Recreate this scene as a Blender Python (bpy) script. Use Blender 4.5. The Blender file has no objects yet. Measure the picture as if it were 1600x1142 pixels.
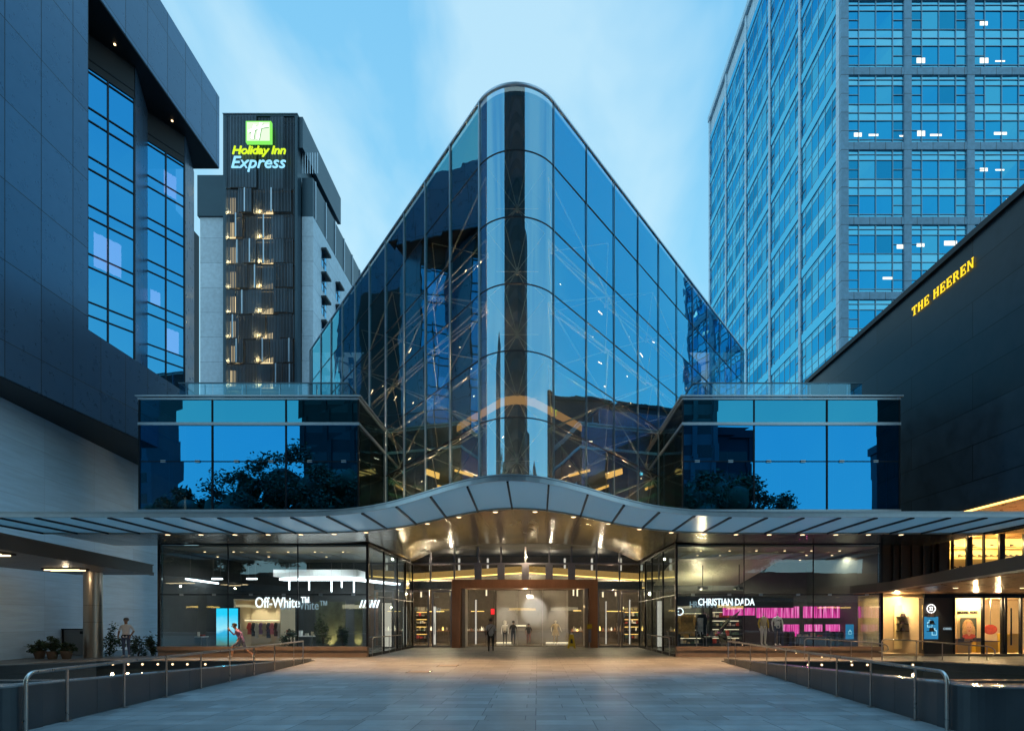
import bpy, bmesh, math, random
from mathutils import Vector, Matrix
S = bpy.context.scene
C = S.collection
R = math.radians
rnd = random.Random(7)

# ---------------------------------------------------------------- camera
F = 850.0; CX = 840.0; CY = 970.0; EYE = 1.6
cam = bpy.data.cameras.new('camera'); co = bpy.data.objects.new('camera', cam); C.objects.link(co)
co.location = (0, 0, EYE); co.rotation_euler = (R(90), 0, 0)
cam.sensor_width = 36; cam.lens = 36*F/1600
cam.shift_x = (800-CX)/1600; cam.shift_y = (CY-571)/1600
cam.clip_end = 5000; cam.clip_start = .1
S.camera = co
S.view_settings.view_transform = 'Standard'; S.view_settings.look = 'None'
S.view_settings.exposure = .12; S.view_settings.gamma = 1
S.cycles.max_bounces = 9; S.cycles.glossy_bounces = 5; S.cycles.transparent_max_bounces = 24
S.cycles.sample_clamp_indirect = 4; S.cycles.caustics_reflective = True; S.cycles.blur_glossy = 1.5; S.cycles.caustics_refractive = False
S.cycles.use_denoising = True

# ---------------------------------------------------------------- dusk sky
w = bpy.data.worlds.new('World'); S.world = w; w.use_nodes = True
nt = w.node_tree; nt.nodes.clear()
N = nt.nodes.new; Lk = nt.links.new
SUN_EL, SUN_ROT = R(9), R(180)
sky = N('ShaderNodeTexSky'); sky.sky_type = 'NISHITA'; sky.sun_disc = False
sky.sun_elevation = SUN_EL; sky.sun_rotation = SUN_ROT; sky.air_density = 1.3; sky.dust_density = .3; sky.ozone_density = 4
tc = N('ShaderNodeTexCoord'); sep = N('ShaderNodeSeparateXYZ'); Lk(tc.outputs['Generated'], sep.inputs[0])
# dusk blue of the air, by height above the horizon
cr = N('ShaderNodeValToRGB'); Lk(sep.outputs['Z'], cr.inputs[0])
e = cr.color_ramp.elements
e[0].position = 0.0; e[0].color = (.50, .87, 1.0, 1)
e[1].position = 1.0; e[1].color = (.80, 2.0, 3.3, 1)
for p_, c_ in ((.25, (.43, .80, .96, 1)), (.5, (.28, .66, .92, 1)), (.76, (.20, .55, .86, 1)), (.86, (.45, 1.15, 1.75, 1))):
    q = e.new(p_); q.color = c_
# thin drifting cloud
mp = N('ShaderNodeMapping'); mp.inputs['Scale'].default_value = (2.2, 1.0, 1.3); Lk(tc.outputs['Generated'], mp.inputs[0])
mp.inputs['Rotation'].default_value = (.2, .5, .3)
nz = N('ShaderNodeTexNoise'); nz.inputs['Scale'].default_value = 1.7; nz.inputs['Detail'].default_value = 5; nz.inputs['Roughness'].default_value = .5
nz.inputs['Distortion'].default_value = .6; Lk(mp.outputs[0], nz.inputs[0])
mr = N('ShaderNodeMapRange'); mr.inputs[1].default_value = .42; mr.inputs[2].default_value = .62; Lk(nz.outputs[0], mr.inputs[0])
mc = N('ShaderNodeMath'); mc.operation = 'MULTIPLY'; mc.inputs[1].default_value = .55; Lk(mr.outputs[0], mc.inputs[0])
mx = N('ShaderNodeMix'); mx.data_type = 'RGBA'; Lk(mc.outputs[0], mx.inputs[0]); Lk(cr.outputs[0], mx.inputs[6]); mx.inputs[7].default_value = (.68, .90, .97, 1)
sm = N('ShaderNodeVectorMath'); sm.operation = 'SCALE'; sm.inputs['Scale'].default_value = .008; Lk(sky.outputs[0], sm.inputs[0])
ad = N('ShaderNodeVectorMath'); ad.operation = 'ADD'; Lk(sm.outputs[0], ad.inputs[0]); Lk(mx.outputs[2], ad.inputs[1])
bg = N('ShaderNodeBackground'); Lk(ad.outputs[0], bg.inputs[0]); bg.inputs[1].default_value = .96
out = N('ShaderNodeOutputWorld'); Lk(bg.outputs[0], out.inputs[0])
# the sun has set behind the clouds: a last broad, faint glow
sl = bpy.data.lights.new('sun', 'SUN'); sl.energy = .04; sl.angle = R(25); sl.color = (.85, .92, 1)
so = bpy.data.objects.new('sun', sl); C.objects.link(so); so.rotation_euler = (R(81), 0, 0)

# ---------------------------------------------------------------- materials
MATS = {}
def mat(name, col=(.5,.5,.5), rough=.5, metal=0., emit=None, es=1., var=0., vscale=3., bump=0., bscale=20., spec=.5, stretch=None, dirt=None):
    if name in MATS: return MATS[name]
    m = bpy.data.materials.new(name); m.use_nodes = True; t = m.node_tree; b = t.nodes['Principled BSDF']
    b.inputs['Base Color'].default_value = (*col, 1); b.inputs['Roughness'].default_value = rough; b.inputs['Metallic'].default_value = metal
    b.inputs['Specular IOR Level'].default_value = spec
    if emit: b.inputs['Emission Color'].default_value = (*emit, 1); b.inputs['Emission Strength'].default_value = es
    co_ = None
    if var or bump:
        tc = t.nodes.new('ShaderNodeTexCoord'); co_ = tc.outputs['Object']
        if stretch:
            mp = t.nodes.new('ShaderNodeMapping'); mp.inputs['Scale'].default_value = stretch; t.links.new(co_, mp.inputs[0]); co_ = mp.outputs[0]
    if var:
        n = t.nodes.new('ShaderNodeTexNoise'); n.inputs['Scale'].default_value = vscale; n.inputs['Detail'].default_value = 6; n.inputs['Roughness'].default_value = .6
        t.links.new(co_, n.inputs[0])
        rr = t.nodes.new('ShaderNodeMapRange'); rr.inputs[1].default_value = .3; rr.inputs[2].default_value = .7
        rr.inputs[3].default_value = 1-var; rr.inputs[4].default_value = 1+var; t.links.new(n.outputs[0], rr.inputs[0])
        h = t.nodes.new('ShaderNodeHueSaturation'); h.inputs['Color'].default_value = (*col, 1); t.links.new(rr.outputs[0], h.inputs['Value'])
        t.links.new(h.outputs[0], b.inputs['Base Color'])
        r2 = t.nodes.new('ShaderNodeMapRange'); r2.inputs[3].default_value = max(0, rough-.08); r2.inputs[4].default_value = min(1, rough+.12)
        t.links.new(n.outputs[0], r2.inputs[0]); t.links.new(r2.outputs[0], b.inputs['Roughness'])
    if bump:
        n2 = t.nodes.new('ShaderNodeTexNoise'); n2.inputs['Scale'].default_value = bscale; n2.inputs['Detail'].default_value = 3; t.links.new(co_, n2.inputs[0])
        bm = t.nodes.new('ShaderNodeBump'); bm.inputs['Strength'].default_value = bump; bm.inputs['Distance'].default_value = .02
        t.links.new(n2.outputs[0], bm.inputs['Height']); t.links.new(bm.outputs[0], b.inputs['Normal'])
    MATS[name] = m; return m

def glass(name, refl=(.5,.8,.95), tint=(.6,.75,.8), r0=.4, r1=.95, wave=.0, wscale=.35, rough=0.0, power=4.):
    """architectural coated glass: fresnel mix of clear (tinted) and mirror"""
    m = bpy.data.materials.new(name); m.use_nodes = True; t = m.node_tree; t.nodes.clear(); NN = t.nodes.new; LL = t.links.new
    tr = NN('ShaderNodeBsdfTransparent'); tr.inputs[0].default_value = (*tint, 1)
    gl = NN('ShaderNodeBsdfGlossy'); gl.inputs['Color'].default_value = (*refl, 1); gl.inputs['Roughness'].default_value = rough
    lw = NN('ShaderNodeLayerWeight'); lw.inputs[0].default_value = .5
    pw = NN('ShaderNodeMath'); pw.operation = 'POWER'; LL(lw.outputs['Facing'], pw.inputs[0]); pw.inputs[1].default_value = power
    ma = NN('ShaderNodeMapRange'); LL(pw.outputs[0], ma.inputs[0]); ma.inputs[3].default_value = r0; ma.inputs[4].default_value = r1
    mi = NN('ShaderNodeMixShader'); LL(ma.outputs[0], mi.inputs[0]); LL(tr.outputs[0], mi.inputs[1]); LL(gl.outputs[0], mi.inputs[2])
    if wave:
        tc = NN('ShaderNodeTexCoord'); n = NN('ShaderNodeTexNoise'); n.inputs['Scale'].default_value = wscale; n.inputs['Detail'].default_value = 2.5; n.inputs['Roughness'].default_value = .35
        LL(tc.outputs['Object'], n.inputs[0]); b = NN('ShaderNodeBump'); b.inputs['Strength'].default_value = 1; b.inputs['Distance'].default_value = wave
        LL(n.outputs[0], b.inputs['Height']); LL(b.outputs[0], gl.inputs['Normal'])
    o = NN('ShaderNodeOutputMaterial'); LL(mi.outputs[0], o.inputs[0]); MATS[name] = m; return m

def brickmat(name, col, mortar, bw, bh, rough=.6, ms=.01, var=.25, offset=.5, sq=1., sqf=2, axis='XY', spec=.5, metal=0, noise=.15, off2=2, bump=.25, shift=0., dirt=0., rv=.15):
    m = bpy.data.materials.new(name); m.use_nodes = True; t = m.node_tree; b = t.nodes['Principled BSDF']; NN = t.nodes.new; LL = t.links.new
    tc = NN('ShaderNodeTexCoord'); mp = NN('ShaderNodeMapping'); sp = NN('ShaderNodeSeparateXYZ'); cb = NN('ShaderNodeCombineXYZ')
    LL(tc.outputs['Object'], sp.inputs[0]); ax_ = NN('ShaderNodeMath'); ax_.operation = 'ADD'; ax_.inputs[1].default_value = shift; LL(sp.outputs[axis[0]], ax_.inputs[0]); LL(ax_.outputs[0], cb.inputs[0]); LL(sp.outputs[axis[1]], cb.inputs[1])
    br = NN('ShaderNodeTexBrick'); LL(cb.outputs[0], br.inputs[0]); br.inputs['Scale'].default_value = 1
    br.inputs['Brick Width'].default_value = bw; br.inputs['Row Height'].default_value = bh; br.inputs['Mortar Size'].default_value = ms; br.inputs['Mortar Smooth'].default_value = .1
    br.offset = offset; br.squash = sq; br.squash_frequency = sqf; br.offset_frequency = off2
    br.inputs['Color1'].default_value = (*[c*(1-var) for c in col], 1); br.inputs['Color2'].default_value = (*[min(1, c*(1+var)) for c in col], 1); br.inputs['Mortar'].default_value = (*mortar, 1)
    n = NN('ShaderNodeTexNoise'); n.inputs['Scale'].default_value = 2.3; n.inputs['Detail'].default_value = 8; n.inputs['Roughness'].default_value = .65; LL(tc.outputs['Object'], n.inputs[0])
    rr = NN('ShaderNodeMapRange'); rr.inputs[1].default_value = .3; rr.inputs[2].default_value = .7; rr.inputs[3].default_value = 1-noise; rr.inputs[4].default_value = 1+noise; LL(n.outputs[0], rr.inputs[0])
    h = NN('ShaderNodeHueSaturation'); LL(br.outputs[0], h.inputs['Color']); LL(rr.outputs[0], h.inputs['Value']); LL(h.outputs[0], b.inputs['Base Color'])
    r2 = NN('ShaderNodeMapRange'); r2.inputs[3].default_value = max(0, rough-rv); r2.inputs[4].default_value = min(1, rough+rv); LL(n.outputs[0], r2.inputs[0]); LL(r2.outputs[0], b.inputs['Roughness'])
    b.inputs['Specular IOR Level'].default_value = spec; b.inputs['Metallic'].default_value = metal
    if dirt:
        # worn patches, stains and gum spots
        n3 = NN('ShaderNodeTexNoise'); n3.inputs['Scale'].default_value = .55; n3.inputs['Detail'].default_value = 9; n3.inputs['Roughness'].default_value = .7; LL(tc.outputs['Object'], n3.inputs[0])
        m3 = NN('ShaderNodeMapRange'); m3.inputs[1].default_value = .35; m3.inputs[2].default_value = .62; m3.inputs[3].default_value = 1-dirt; m3.inputs[4].default_value = 1; LL(n3.outputs[0], m3.inputs[0])
        vo = NN('ShaderNodeTexVoronoi'); vo.inputs['Scale'].default_value = 1.7; LL(tc.outputs['Object'], vo.inputs[0])
        m4 = NN('ShaderNodeMapRange'); m4.inputs[1].default_value = .03; m4.inputs[2].default_value = .045; m4.inputs[3].default_value = .55; m4.inputs[4].default_value = 1; LL(vo.outputs['Distance'], m4.inputs[0])
        mm = NN('ShaderNodeMath'); mm.operation = 'MULTIPLY'; LL(m3.outputs[0], mm.inputs[0]); LL(m4.outputs[0], mm.inputs[1])
        h2 = NN('ShaderNodeHueSaturation'); LL(h.outputs[0], h2.inputs['Color']); LL(mm.outputs[0], h2.inputs['Value']); LL(h2.outputs[0], b.inputs['Base Color'])
    if bump:
        inv = NN('ShaderNodeMath'); inv.operation = 'SUBTRACT'; inv.inputs[0].default_value = 1; LL(br.outputs['Fac'], inv.inputs[1])
        bp = NN('ShaderNodeBump'); bp.inputs['Strength'].default_value = bump; bp.inputs['Distance'].default_value = .01; LL(inv.outputs[0], bp.inputs['Height']); LL(bp.outputs[0], b.inputs['Normal'])
    MATS[name] = m; return m

def emis(name, col, s):
    if name in MATS: return MATS[name]
    m = bpy.data.materials.new(name); m.use_nodes = True; t = m.node_tree; t.nodes.clear()
    e = t.nodes.new('ShaderNodeEmission'); e.inputs[0].default_value = (*col, 1); e.inputs[1].default_value = s
    o = t.nodes.new('ShaderNodeOutputMaterial'); t.links.new(e.outputs[0], o.inputs[0]); MATS[name] = m; return m

# ---------------------------------------------------------------- mesh helpers
ORG = {}
class MB:
    def __init__(s): s.v = []; s.f = []; s.m = []; s.mats = []; s.sm = []
    def mi(s, m):
        if m not in s.mats: s.mats.append(m)
        return s.mats.index(m)
    def add(s, vs, fs, m, smooth=False):
        o = len(s.v); s.v += [tuple(v) for v in vs]; k = s.mi(m)
        for f in fs: s.f.append(tuple(i+o for i in f)); s.m.append(k); s.sm.append(smooth)
        return s
    def box(s, x0, x1, y0, y1, z0, z1, m):
        return s.add([(x0,y0,z0),(x1,y0,z0),(x1,y1,z0),(x0,y1,z0),(x0,y0,z1),(x1,y0,z1),(x1,y1,z1),(x0,y1,z1)],
                     [(0,3,2,1),(4,5,6,7),(0,1,5,4),(1,2,6,5),(2,3,7,6),(3,0,4,7)], m)
    def obox(s, c, ux, uy, uz, m):
        """oriented box: centre, three half-axis vectors"""
        c = Vector(c); ux = Vector(ux); uy = Vector(uy); uz = Vector(uz)
        vs = [c+a*ux+b*uy+d*uz for d in (-1,1) for a, b in ((-1,-1),(1,-1),(1,1),(-1,1))]
        return s.add(vs, [(0,3,2,1),(4,5,6,7),(0,1,5,4),(1,2,6,5),(2,3,7,6),(3,0,4,7)], m)
    def bar(s, a, b, w, h, m, up=(0,0,1)):
        a = Vector(a); b = Vector(b); d = b-a; L = d.length; d.normalize(); up = Vector(up)
        if abs(d.dot(up)) > .98: up = Vector((1,0,0))
        sx = d.cross(up).normalized(); sy = sx.cross(d).normalized()
        return s.obox((a+b)/2, d*L/2, sx*w/2, sy*h/2, m)
    def quad(s, a, b, c, d, m): return s.add([a,b,c,d], [(0,1,2,3)], m)
    def prism(s, poly, z0, z1, m):
        n = len(poly); vs = [(x,y,z0) for x,y in poly]+[(x,y,z1) for x,y in poly]
        return s.add(vs, [tuple(range(n-1,-1,-1)), tuple(range(n,2*n))]+[(i,(i+1)%n,n+(i+1)%n,n+i) for i in range(n)], m)
    def prism_y(s, poly, y0, y1, m):
        n = len(poly); vs = [(x,y0,z) for x,z in poly]+[(x,y1,z) for x,z in poly]
        return s.add(vs, [tuple(range(n)), tuple(range(2*n-1,n-1,-1))]+[((i+1)%n,i,n+i,n+(i+1)%n) for i in range(n)], m)
    def tube(s, pts, r, m, n=8, closed=False):
        pts = [Vector(p) for p in pts]; rs = r if isinstance(r, (list, tuple)) else [r]*len(pts)
        vs = []; K = len(pts); ref = None
        for i, p in enumerate(pts):
            d = (pts[min(i+1, K-1)]-pts[max(i-1, 0)]).normalized()
            if ref is None: ref = Vector((0,0,1)) if abs(d.z) < .9 else Vector((1,0,0))
            a = (ref-d*ref.dot(d)).normalized(); b = d.cross(a); ref = a
            for k in range(n):
                t = 2*math.pi*k/n; vs.append(p+(a*math.cos(t)+b*math.sin(t))*rs[i])
        fs = [(i*n+k, i*n+(k+1)%n, (i+1)*n+(k+1)%n, (i+1)*n+k) for i in range(K-1) for k in range(n)]
        o = len(s.v); s.add(vs, fs, m, True); s.add(vs[:n][::-1], [tuple(range(n))], m); s.add(vs[-n:], [tuple(range(n))], m)
        return s
    def cyl(s, x, y, z0, z1, r, m, n=20, r2=None): return s.tube([(x,y,z0),(x,y,z1)], [r, r if r2 is None else r2], m, n)
    def lathe(s, x, y, prof, m, n=20):
        vs = []
        for r, z in prof: vs += [(x+r*math.cos(2*math.pi*k/n), y+r*math.sin(2*math.pi*k/n), z) for k in range(n)]
        return s.add(vs, [(i*n+k, i*n+(k+1)%n, (i+1)*n+(k+1)%n, (i+1)*n+k) for i in range(len(prof)-1) for k in range(n)], m, True)
    def build(s, name, parent=None, loc=None):
        if loc is None: loc = ORG[parent.name] if parent else (0,0,0)
        loc = Vector(loc); me = bpy.data.meshes.new(name); me.from_pydata([Vector(v)-loc for v in s.v], [], s.f)
        for m in s.mats: me.materials.append(MATS[m] if isinstance(m, str) else m)
        me.polygons.foreach_set('material_index', s.m); me.polygons.foreach_set('use_smooth', s.sm); me.update()
        o = bpy.data.objects.new(name, me); C.objects.link(o); ORG[o.name] = loc
        if parent: o.parent = parent
        else: o.location = loc
        return o
def thing(name, label, cat, loc=(0,0,0), group=None):
    o = bpy.data.objects.new(name, None); C.objects.link(o); o.location = loc; o.empty_display_size = .2; ORG[o.name] = Vector(loc)
    o['label'] = label; o['category'] = cat
    if group: o['group'] = group
    return o
def tag(o, label, cat, group=None):
    o['label'] = label; o['category'] = cat
    if group: o['group'] = group
    return o
def struct(o): o['kind'] = 'structure'; return o
def dup(o, loc=None, rz=None, label=None, parent=None):
    c = o.copy(); C.objects.link(c)
    if loc is not None: c.location = loc
    if rz is not None: c.rotation_euler = (0,0,rz)
    if label: c['label'] = label
    if parent: c.parent = parent
    ORG[c.name] = Vector(c.location)
    for ch in list(o.children): dup(ch, parent=c)
    return c
def P(px, py, Y): return Vector(((px-CX)*Y/F, Y, EYE+(CY-py)*Y/F))
def X_(px, Y): return (px-CX)*Y/F
def Z_(py, Y): return EYE+(CY-py)*Y/F
def text(name, s, width, height, m, parent, origin, ux, uz, depth=.03, bold=0., shear=0., spacing=1.):
    """lettering built from the built-in font; origin = lower-left corner, ux right, uz up"""
    cu = bpy.data.curves.new(name, 'FONT'); cu.body = s; cu.size = 1; cu.extrude = .5; cu.offset = bold; cu.shear = shear; cu.space_character = spacing; cu.resolution_u = 4
    ob = bpy.data.objects.new(name, cu); C.objects.link(ob)
    dg = bpy.context.evaluated_depsgraph_get(); dg.update(); me = bpy.data.meshes.new_from_object(ob.evaluated_get(dg))
    bpy.data.objects.remove(ob); bpy.data.curves.remove(cu)
    xs = [v.co.x for v in me.vertices]; ys = [v.co.y for v in me.vertices]
    x0, x1, y0, y1 = min(xs), max(xs), min(ys), max(ys)
    ux = Vector(ux).normalized(); uz = Vector(uz).normalized(); un = ux.cross(uz)
    base = ORG[parent.name] if parent else Vector(origin); origin = Vector(origin)
    for v in me.vertices:
        c = v.co.copy()
        v.co = origin-base+ux*((c.x-x0)/(x1-x0)*width)+uz*((c.y-y0)/(y1-y0)*height)+un*(c.z*depth)
    me.materials.clear(); me.materials.append(MATS[m]); me.update()
    o = bpy.data.objects.new(name, me); C.objects.link(o); ORG[o.name] = base
    if parent: o.parent = parent
    else: o.location = base
    return o
def spot(loc, power, col=(1,.72,.42), size=R(110), tgt=None, blend=.6, r=.06, parent=None):
    l = bpy.data.lights.new('lamp_light', 'SPOT'); l.energy = power; l.color = col; l.spot_size = size; l.spot_blend = blend; l.shadow_soft_size = r
    o = bpy.data.objects.new('lamp_light', l); C.objects.link(o); o.location = loc
    if tgt is not None: o.rotation_euler = (Vector(tgt)-Vector(loc)).to_track_quat('-Z', 'Y').to_euler()
    if parent: o.parent = parent; o.location = Vector(loc)-ORG[parent.name]
    return o
def point(loc, power, col=(1,.75,.45), r=.15, parent=None):
    l = bpy.data.lights.new('lamp_light', 'POINT'); l.energy = power; l.color = col; l.shadow_soft_size = r
    o = bpy.data.objects.new('lamp_light', l); C.objects.link(o); o.location = loc
    if parent: o.parent = parent; o.location = Vector(loc)-ORG[parent.name]
    return o

# palette
mat('dark_frame', (.018,.022,.028), .4, .6)
mat('steel', (.42,.40,.38), .28, 1., var=.08, vscale=9)
mat('pale_metal', (.55,.62,.68), .35, .8, var=.06, vscale=4)
mat('mullion', (.16,.24,.29), .35, .8)
mat('bronze', (.42,.19,.10), .45, .25, var=.15, vscale=2, stretch=(1,1,.2))
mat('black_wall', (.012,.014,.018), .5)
mat('matt_dark', (.03,.032,.035), .7)
mat('concrete', (.34,.38,.40), .75, var=.14, vscale=1.2, bump=.3, bscale=14)
mat('white_paint', (.75,.74,.70), .5)
mat('warm_cream', (.62,.52,.36), .6)
mat('paper', (.8,.8,.78), .7)
emis('e_warm', (1,.70,.38), 3.2); emis('e_white', (.86,.95,1.0), 5); emis('e_cream', (1,.85,.55), 1.6); emis('e_soft', (.95,.88,.74), .8); emis('e_gold', (1,.62,.16), 3.2)
# ================================================================ GROUND
brickmat('paving', (.205,.225,.235), (.045,.055,.065), .92, .42, rough=.52, ms=.007, var=.2, offset=.37, sq=.72, sqf=3, off2=3, noise=.22, bump=.5, shift=307.31, dirt=.3)
mat('ground_stone', (.12,.13,.14), .8, var=.15, vscale=.6)
mat('pool_panel', (.035,.05,.062), .33, .25, var=.18, vscale=1.5, spec=.6)
mat('pool_cap', (.16,.19,.21), .16, .1, var=.12, vscale=5, spec=.7)
m = mat('pool_water', (.01,.018,.024), .04, 0, bump=.12, bscale=3.5, spec=.9)
m = MB(); m.quad((-1500,-1500,-.62),(1500,-1500,-.62),(1500,1500,-.62),(-1500,1500,-.62),'ground_stone'); struct(m.build('ground'))
PL = [(-7.50,7.95),(-8.98,21.6),(-17.5,21.6),(-19.4,19.2),(-19.4,7.95)]
PR = [(6.09,8.0),(7.30,21.3),(15.05,21.3),(17.5,18.9),(17.5,8.0)]
pv = MB()
def slab(poly, z1=0., z0=-.55): pv.prism(poly, z0, z1, 'paving')
slab([(-60,-70),(60,-70),(60,7.95),(-60,7.95)])
slab([(-7.50,7.95),(6.09,7.95),(7.30,21.3),(7.33,21.6),(-8.98,21.6)])
slab([(-60,21.6),(60,21.6),(60,110),(-60,110)])
slab([(-60,7.95),(-19.4,7.95),(-19.4,19.2),(-17.5,21.6),(-60,21.6)])
slab([(17.5,7.95),(60,7.95),(60,21.6),(7.33,21.6),(7.30,21.3),(15.05,21.3),(17.5,18.9)])
struct(pv.build('pavement'))
# road behind the camera, seen only in the glass
mat('asphalt', (.05,.05,.052), .85, var=.1)
m = MB(); m.box(-200,200,-24,-10,0,.006,'asphalt'); struct(m.build('road'))

def pool(poly, side):
    n = len(poly); m = MB()
    m.prism([(x,y) for x,y in poly], -.6, -.3, 'pool_water'); wt = struct(m.build('water'))
    t = thing('pool_wall', 'long dark panelled parapet of the %s sunken pool, sloping down beside the plaza' % side, 'pool wall', (poly[0][0], poly[0][1], 0))
    a, b = Vector((*poly[0],0)), Vector((*poly[1],0)); out_ = 1 if side == 'left' else -1
    K = 9
    def Ht(f): return .655*(1-f)+.10*f if side == 'left' else .665*(1-f)+.12*f
    d = (b-a).normalized(); nrm = Vector((-d.y, d.x, 0))*out_  # towards the pool
    for i in range(K):
        f0, f1 = i/K, (i+1)/K; p0 = a+(b-a)*f0+d*.004; p1 = a+(b-a)*f1-d*.004; th = nrm*.26
        m = MB(); vs = [(p.x,p.y,z) for p, z in ((p0,-.55),(p1,-.55),(p1+th,-.55),(p0+th,-.55),(p0,Ht(f0)),(p1,Ht(f1)),(p1+th,Ht(f1)),(p0+th,Ht(f0)))]
        m.add(vs, [(0,3,2,1),(4,5,6,7),(0,1,5,4),(1,2,6,5),(2,3,7,6),(3,0,4,7)], 'pool_panel'); m.build('panel', t)
    # capping
    m = MB(); p0 = a; p1 = b; th = nrm*.29; q = -nrm*.012
    vs = [tuple(v) for v in ((p0+q+Vector((0,0,Ht(0)))), (p1+q+Vector((0,0,Ht(1)))), (p1+th+Vector((0,0,Ht(1)))), (p0+th+Vector((0,0,Ht(0)))))]
    vs += [(x,y,z+.022) for x,y,z in vs]
    m.add(vs, [(0,3,2,1),(4,5,6,7),(0,1,5,4),(1,2,6,5),(2,3,7,6),(3,0,4,7)], 'pool_cap')
    cap = m.build('coping', t)
    # near wall with its rounded corner
    sx = -1 if side == 'left' else 1; x0 = a.x; y0 = a.y; r = .42; Z = Ht(0)
    arc = [(x0+sx*(r-r*math.cos(k*math.pi/16)), y0-.02-(0)+(-r*math.sin(k*math.pi/16)+0)) for k in range(0, 9)]
    pts = [(x0, y0+.3)]+[(p[0], p[1]) for p in arc]+[(sx*19.4, arc[-1][1])]
    inner = [(sx*19.4, arc[-1][1]+.26), (x0+sx*r, arc[-1][1]+.26), (x0+sx*.28, y0+.3)]
    m = MB(); m.prism(pts+inner if sx < 0 else (pts+inner)[::-1], -.5, Z-.004, 'pool_panel')
    m.build('end_wall', t)
    m = MB(); m.prism([(p[0]-sx*.012, p[1]-.012) for p in pts]+inner if sx < 0 else ([(p[0]-sx*.012, p[1]-.012) for p in pts]+inner)[::-1], Z-.003, Z+.02, 'pool_cap'); m.build('coping', t)
    # far walls
    for i in range(1, n-1):
        p, q = Vector((*poly[i],0)), Vector((*poly[i+1],0)); d2 = (q-p).normalized(); n2 = Vector((d2.y,-d2.x,0)) if side != 'left' else Vector((d2.y,-d2.x,0))
        cen = Vector((sum(v[0] for v in poly)/n, sum(v[1] for v in poly)/n, 0))
        if (cen-p).dot(n2) < 0: n2 = -n2
        m = MB(); m.obox((p+q)/2+n2*.03+Vector((0,0,-.24)), (q-p)/2, n2*.03, (0,0,.265), 'pool_panel'); m.build('far_wall', t)
        m = MB(); m.obox((p+q)/2-n2*.12+Vector((0,0,.018)), (q-p)/2, n2*.2, (0,0,.016), 'pool_cap'); m.build('far_coping', t)
    return t
pool(PL, 'left'); pool(PR, 'right')
# stepped water terraces
for side, poly, xs in (('left', PL, (-19.3, -8.6)), ('right', PR, (7.2, 17.4))):
    t = thing('water_terrace', 'thin dark ledges stepping through the %s pool' % side, 'water terrace', (sum(xs)/2, 14, -.3))
    for k in range(6):
        y = 11.2+k*1.15; xa, xb = xs
        if side == 'left': xb = -7.5-(y-7.95)*.1085-.35
        else: xa = 6.09+(y-8)*.091+.35
        m = MB(); m.box(xa, xb, y, y+.42, -.3, -.235-.004*k, 'pool_cap'); m.build('ledge', t)
# pool lamps
def pool_lamp(x, y, z, label, grp, pw):
    t = thing('pool_lamp', label, 'pool lamp', (x,y,z), grp)
    m = MB(); m.tube([(x,y,z),(x,y-.05,z)], .055, 'steel', 12); m.build('rim', t)
    m = MB(); m.tube([(x,y-.045,z),(x,y-.062,z)], .038, 'e_warm', 12); m.build('lens', t)
    spot((x,y-.08,z), pw, size=R(150), tgt=(x,y-2,z-.4), parent=t)
emis('e_star', (1,.82,.5), 60)
for i, px in enumerate((178,202,224,248,271,294,322)):
    pool_lamp(X_(px,21.54), 21.54, -.10, 'small round warm lamp in the far wall of the left pool' if px != 224 else 'brightest warm lamp in the far wall of the left pool', 'lamps in the left pool wall', 24 if px == 224 else 6)
for px in (1262,1283,1330,1354,1425): pool_lamp(X_(px,21.24), 21.24, -.10, 'small round warm lamp in the far wall of the right pool', 'lamps in the right pool wall', 6)

# ================================================================ GLASS TOWER
AX = -.77; AL = math.atan(.759); SA, CA = math.sin(AL), math.cos(AL); YT = 19.97; RT = 1.695; WT = 1.35; YC = YT+RT*SA
LEV = [6.42,8.82,11.19,13.57,15.94,18.30,20.60]
glass('tower_glass', (.12,.58,.90), (.62,.58,.52), .62, .97, wave=.008, wscale=.6)
glass('nose_glass', (.30,.70,.95), (.62,.58,.52), .58, .97, wave=.004, wscale=.8)  # paler tint stands in for brighter reflections on the prow
glass('tower_glass_left', (.12,.47,.60), (.60,.60,.54), .58, .95, wave=.006, wscale=.55)  # duller tint stands in for darker reflections on this side
tw = thing('glass_tower', 'tall wedge shaped blue glass building with rounded prow above the entrance canopy', 'building', (AX, YC, 0))
def wall_pt(sd, s): return (AX+sd*(WT+s*SA), YT+s*CA)
jr = random.Random(3)
def bay(p0, p1, gm, nsub=1, arc=None):
    """one vertical strip of curtain wall, storey by storey"""
    m = MB()
    for k in range(6):
        z0, z1 = LEV[k], LEV[k+1]
        if arc:
            a0, a1, ns = arc; pts = [(AX+RT*math.sin(a0+(a1-a0)*i/ns), YC-RT*math.cos(a0+(a1-a0)*i/ns)) for i in range(ns+1)]
            vs = [(x,y,z0) for x,y in pts]+[(x,y,z1) for x,y in pts]
            m.add(vs, [(i,i+1,ns+2+i,ns+1+i) for i in range(ns)], gm, True)
        else:
            j = lambda: jr.uniform(-.008,.008)
            nx, ny = (p1[1]-p0[1]), -(p1[0]-p0[0]); L = math.hypot(nx, ny); nx /= L; ny /= L
            q = [(*p0,z0),(*p1,z0),(*p1,z1),(*p0,z1)]
            m.add([(x+nx*d, y+ny*d, z) for (x,y,z), d in zip(q, (j(),j(),j(),j()))], [(0,1,2),(0,2,3)] if 0 else [(0,1,2,3)], gm)
    return m.build('glass_panel', tw)
BW = 2.25; NB = 10; ends = [i*BW for i in range(NB+1)]+[22.95]
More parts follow.
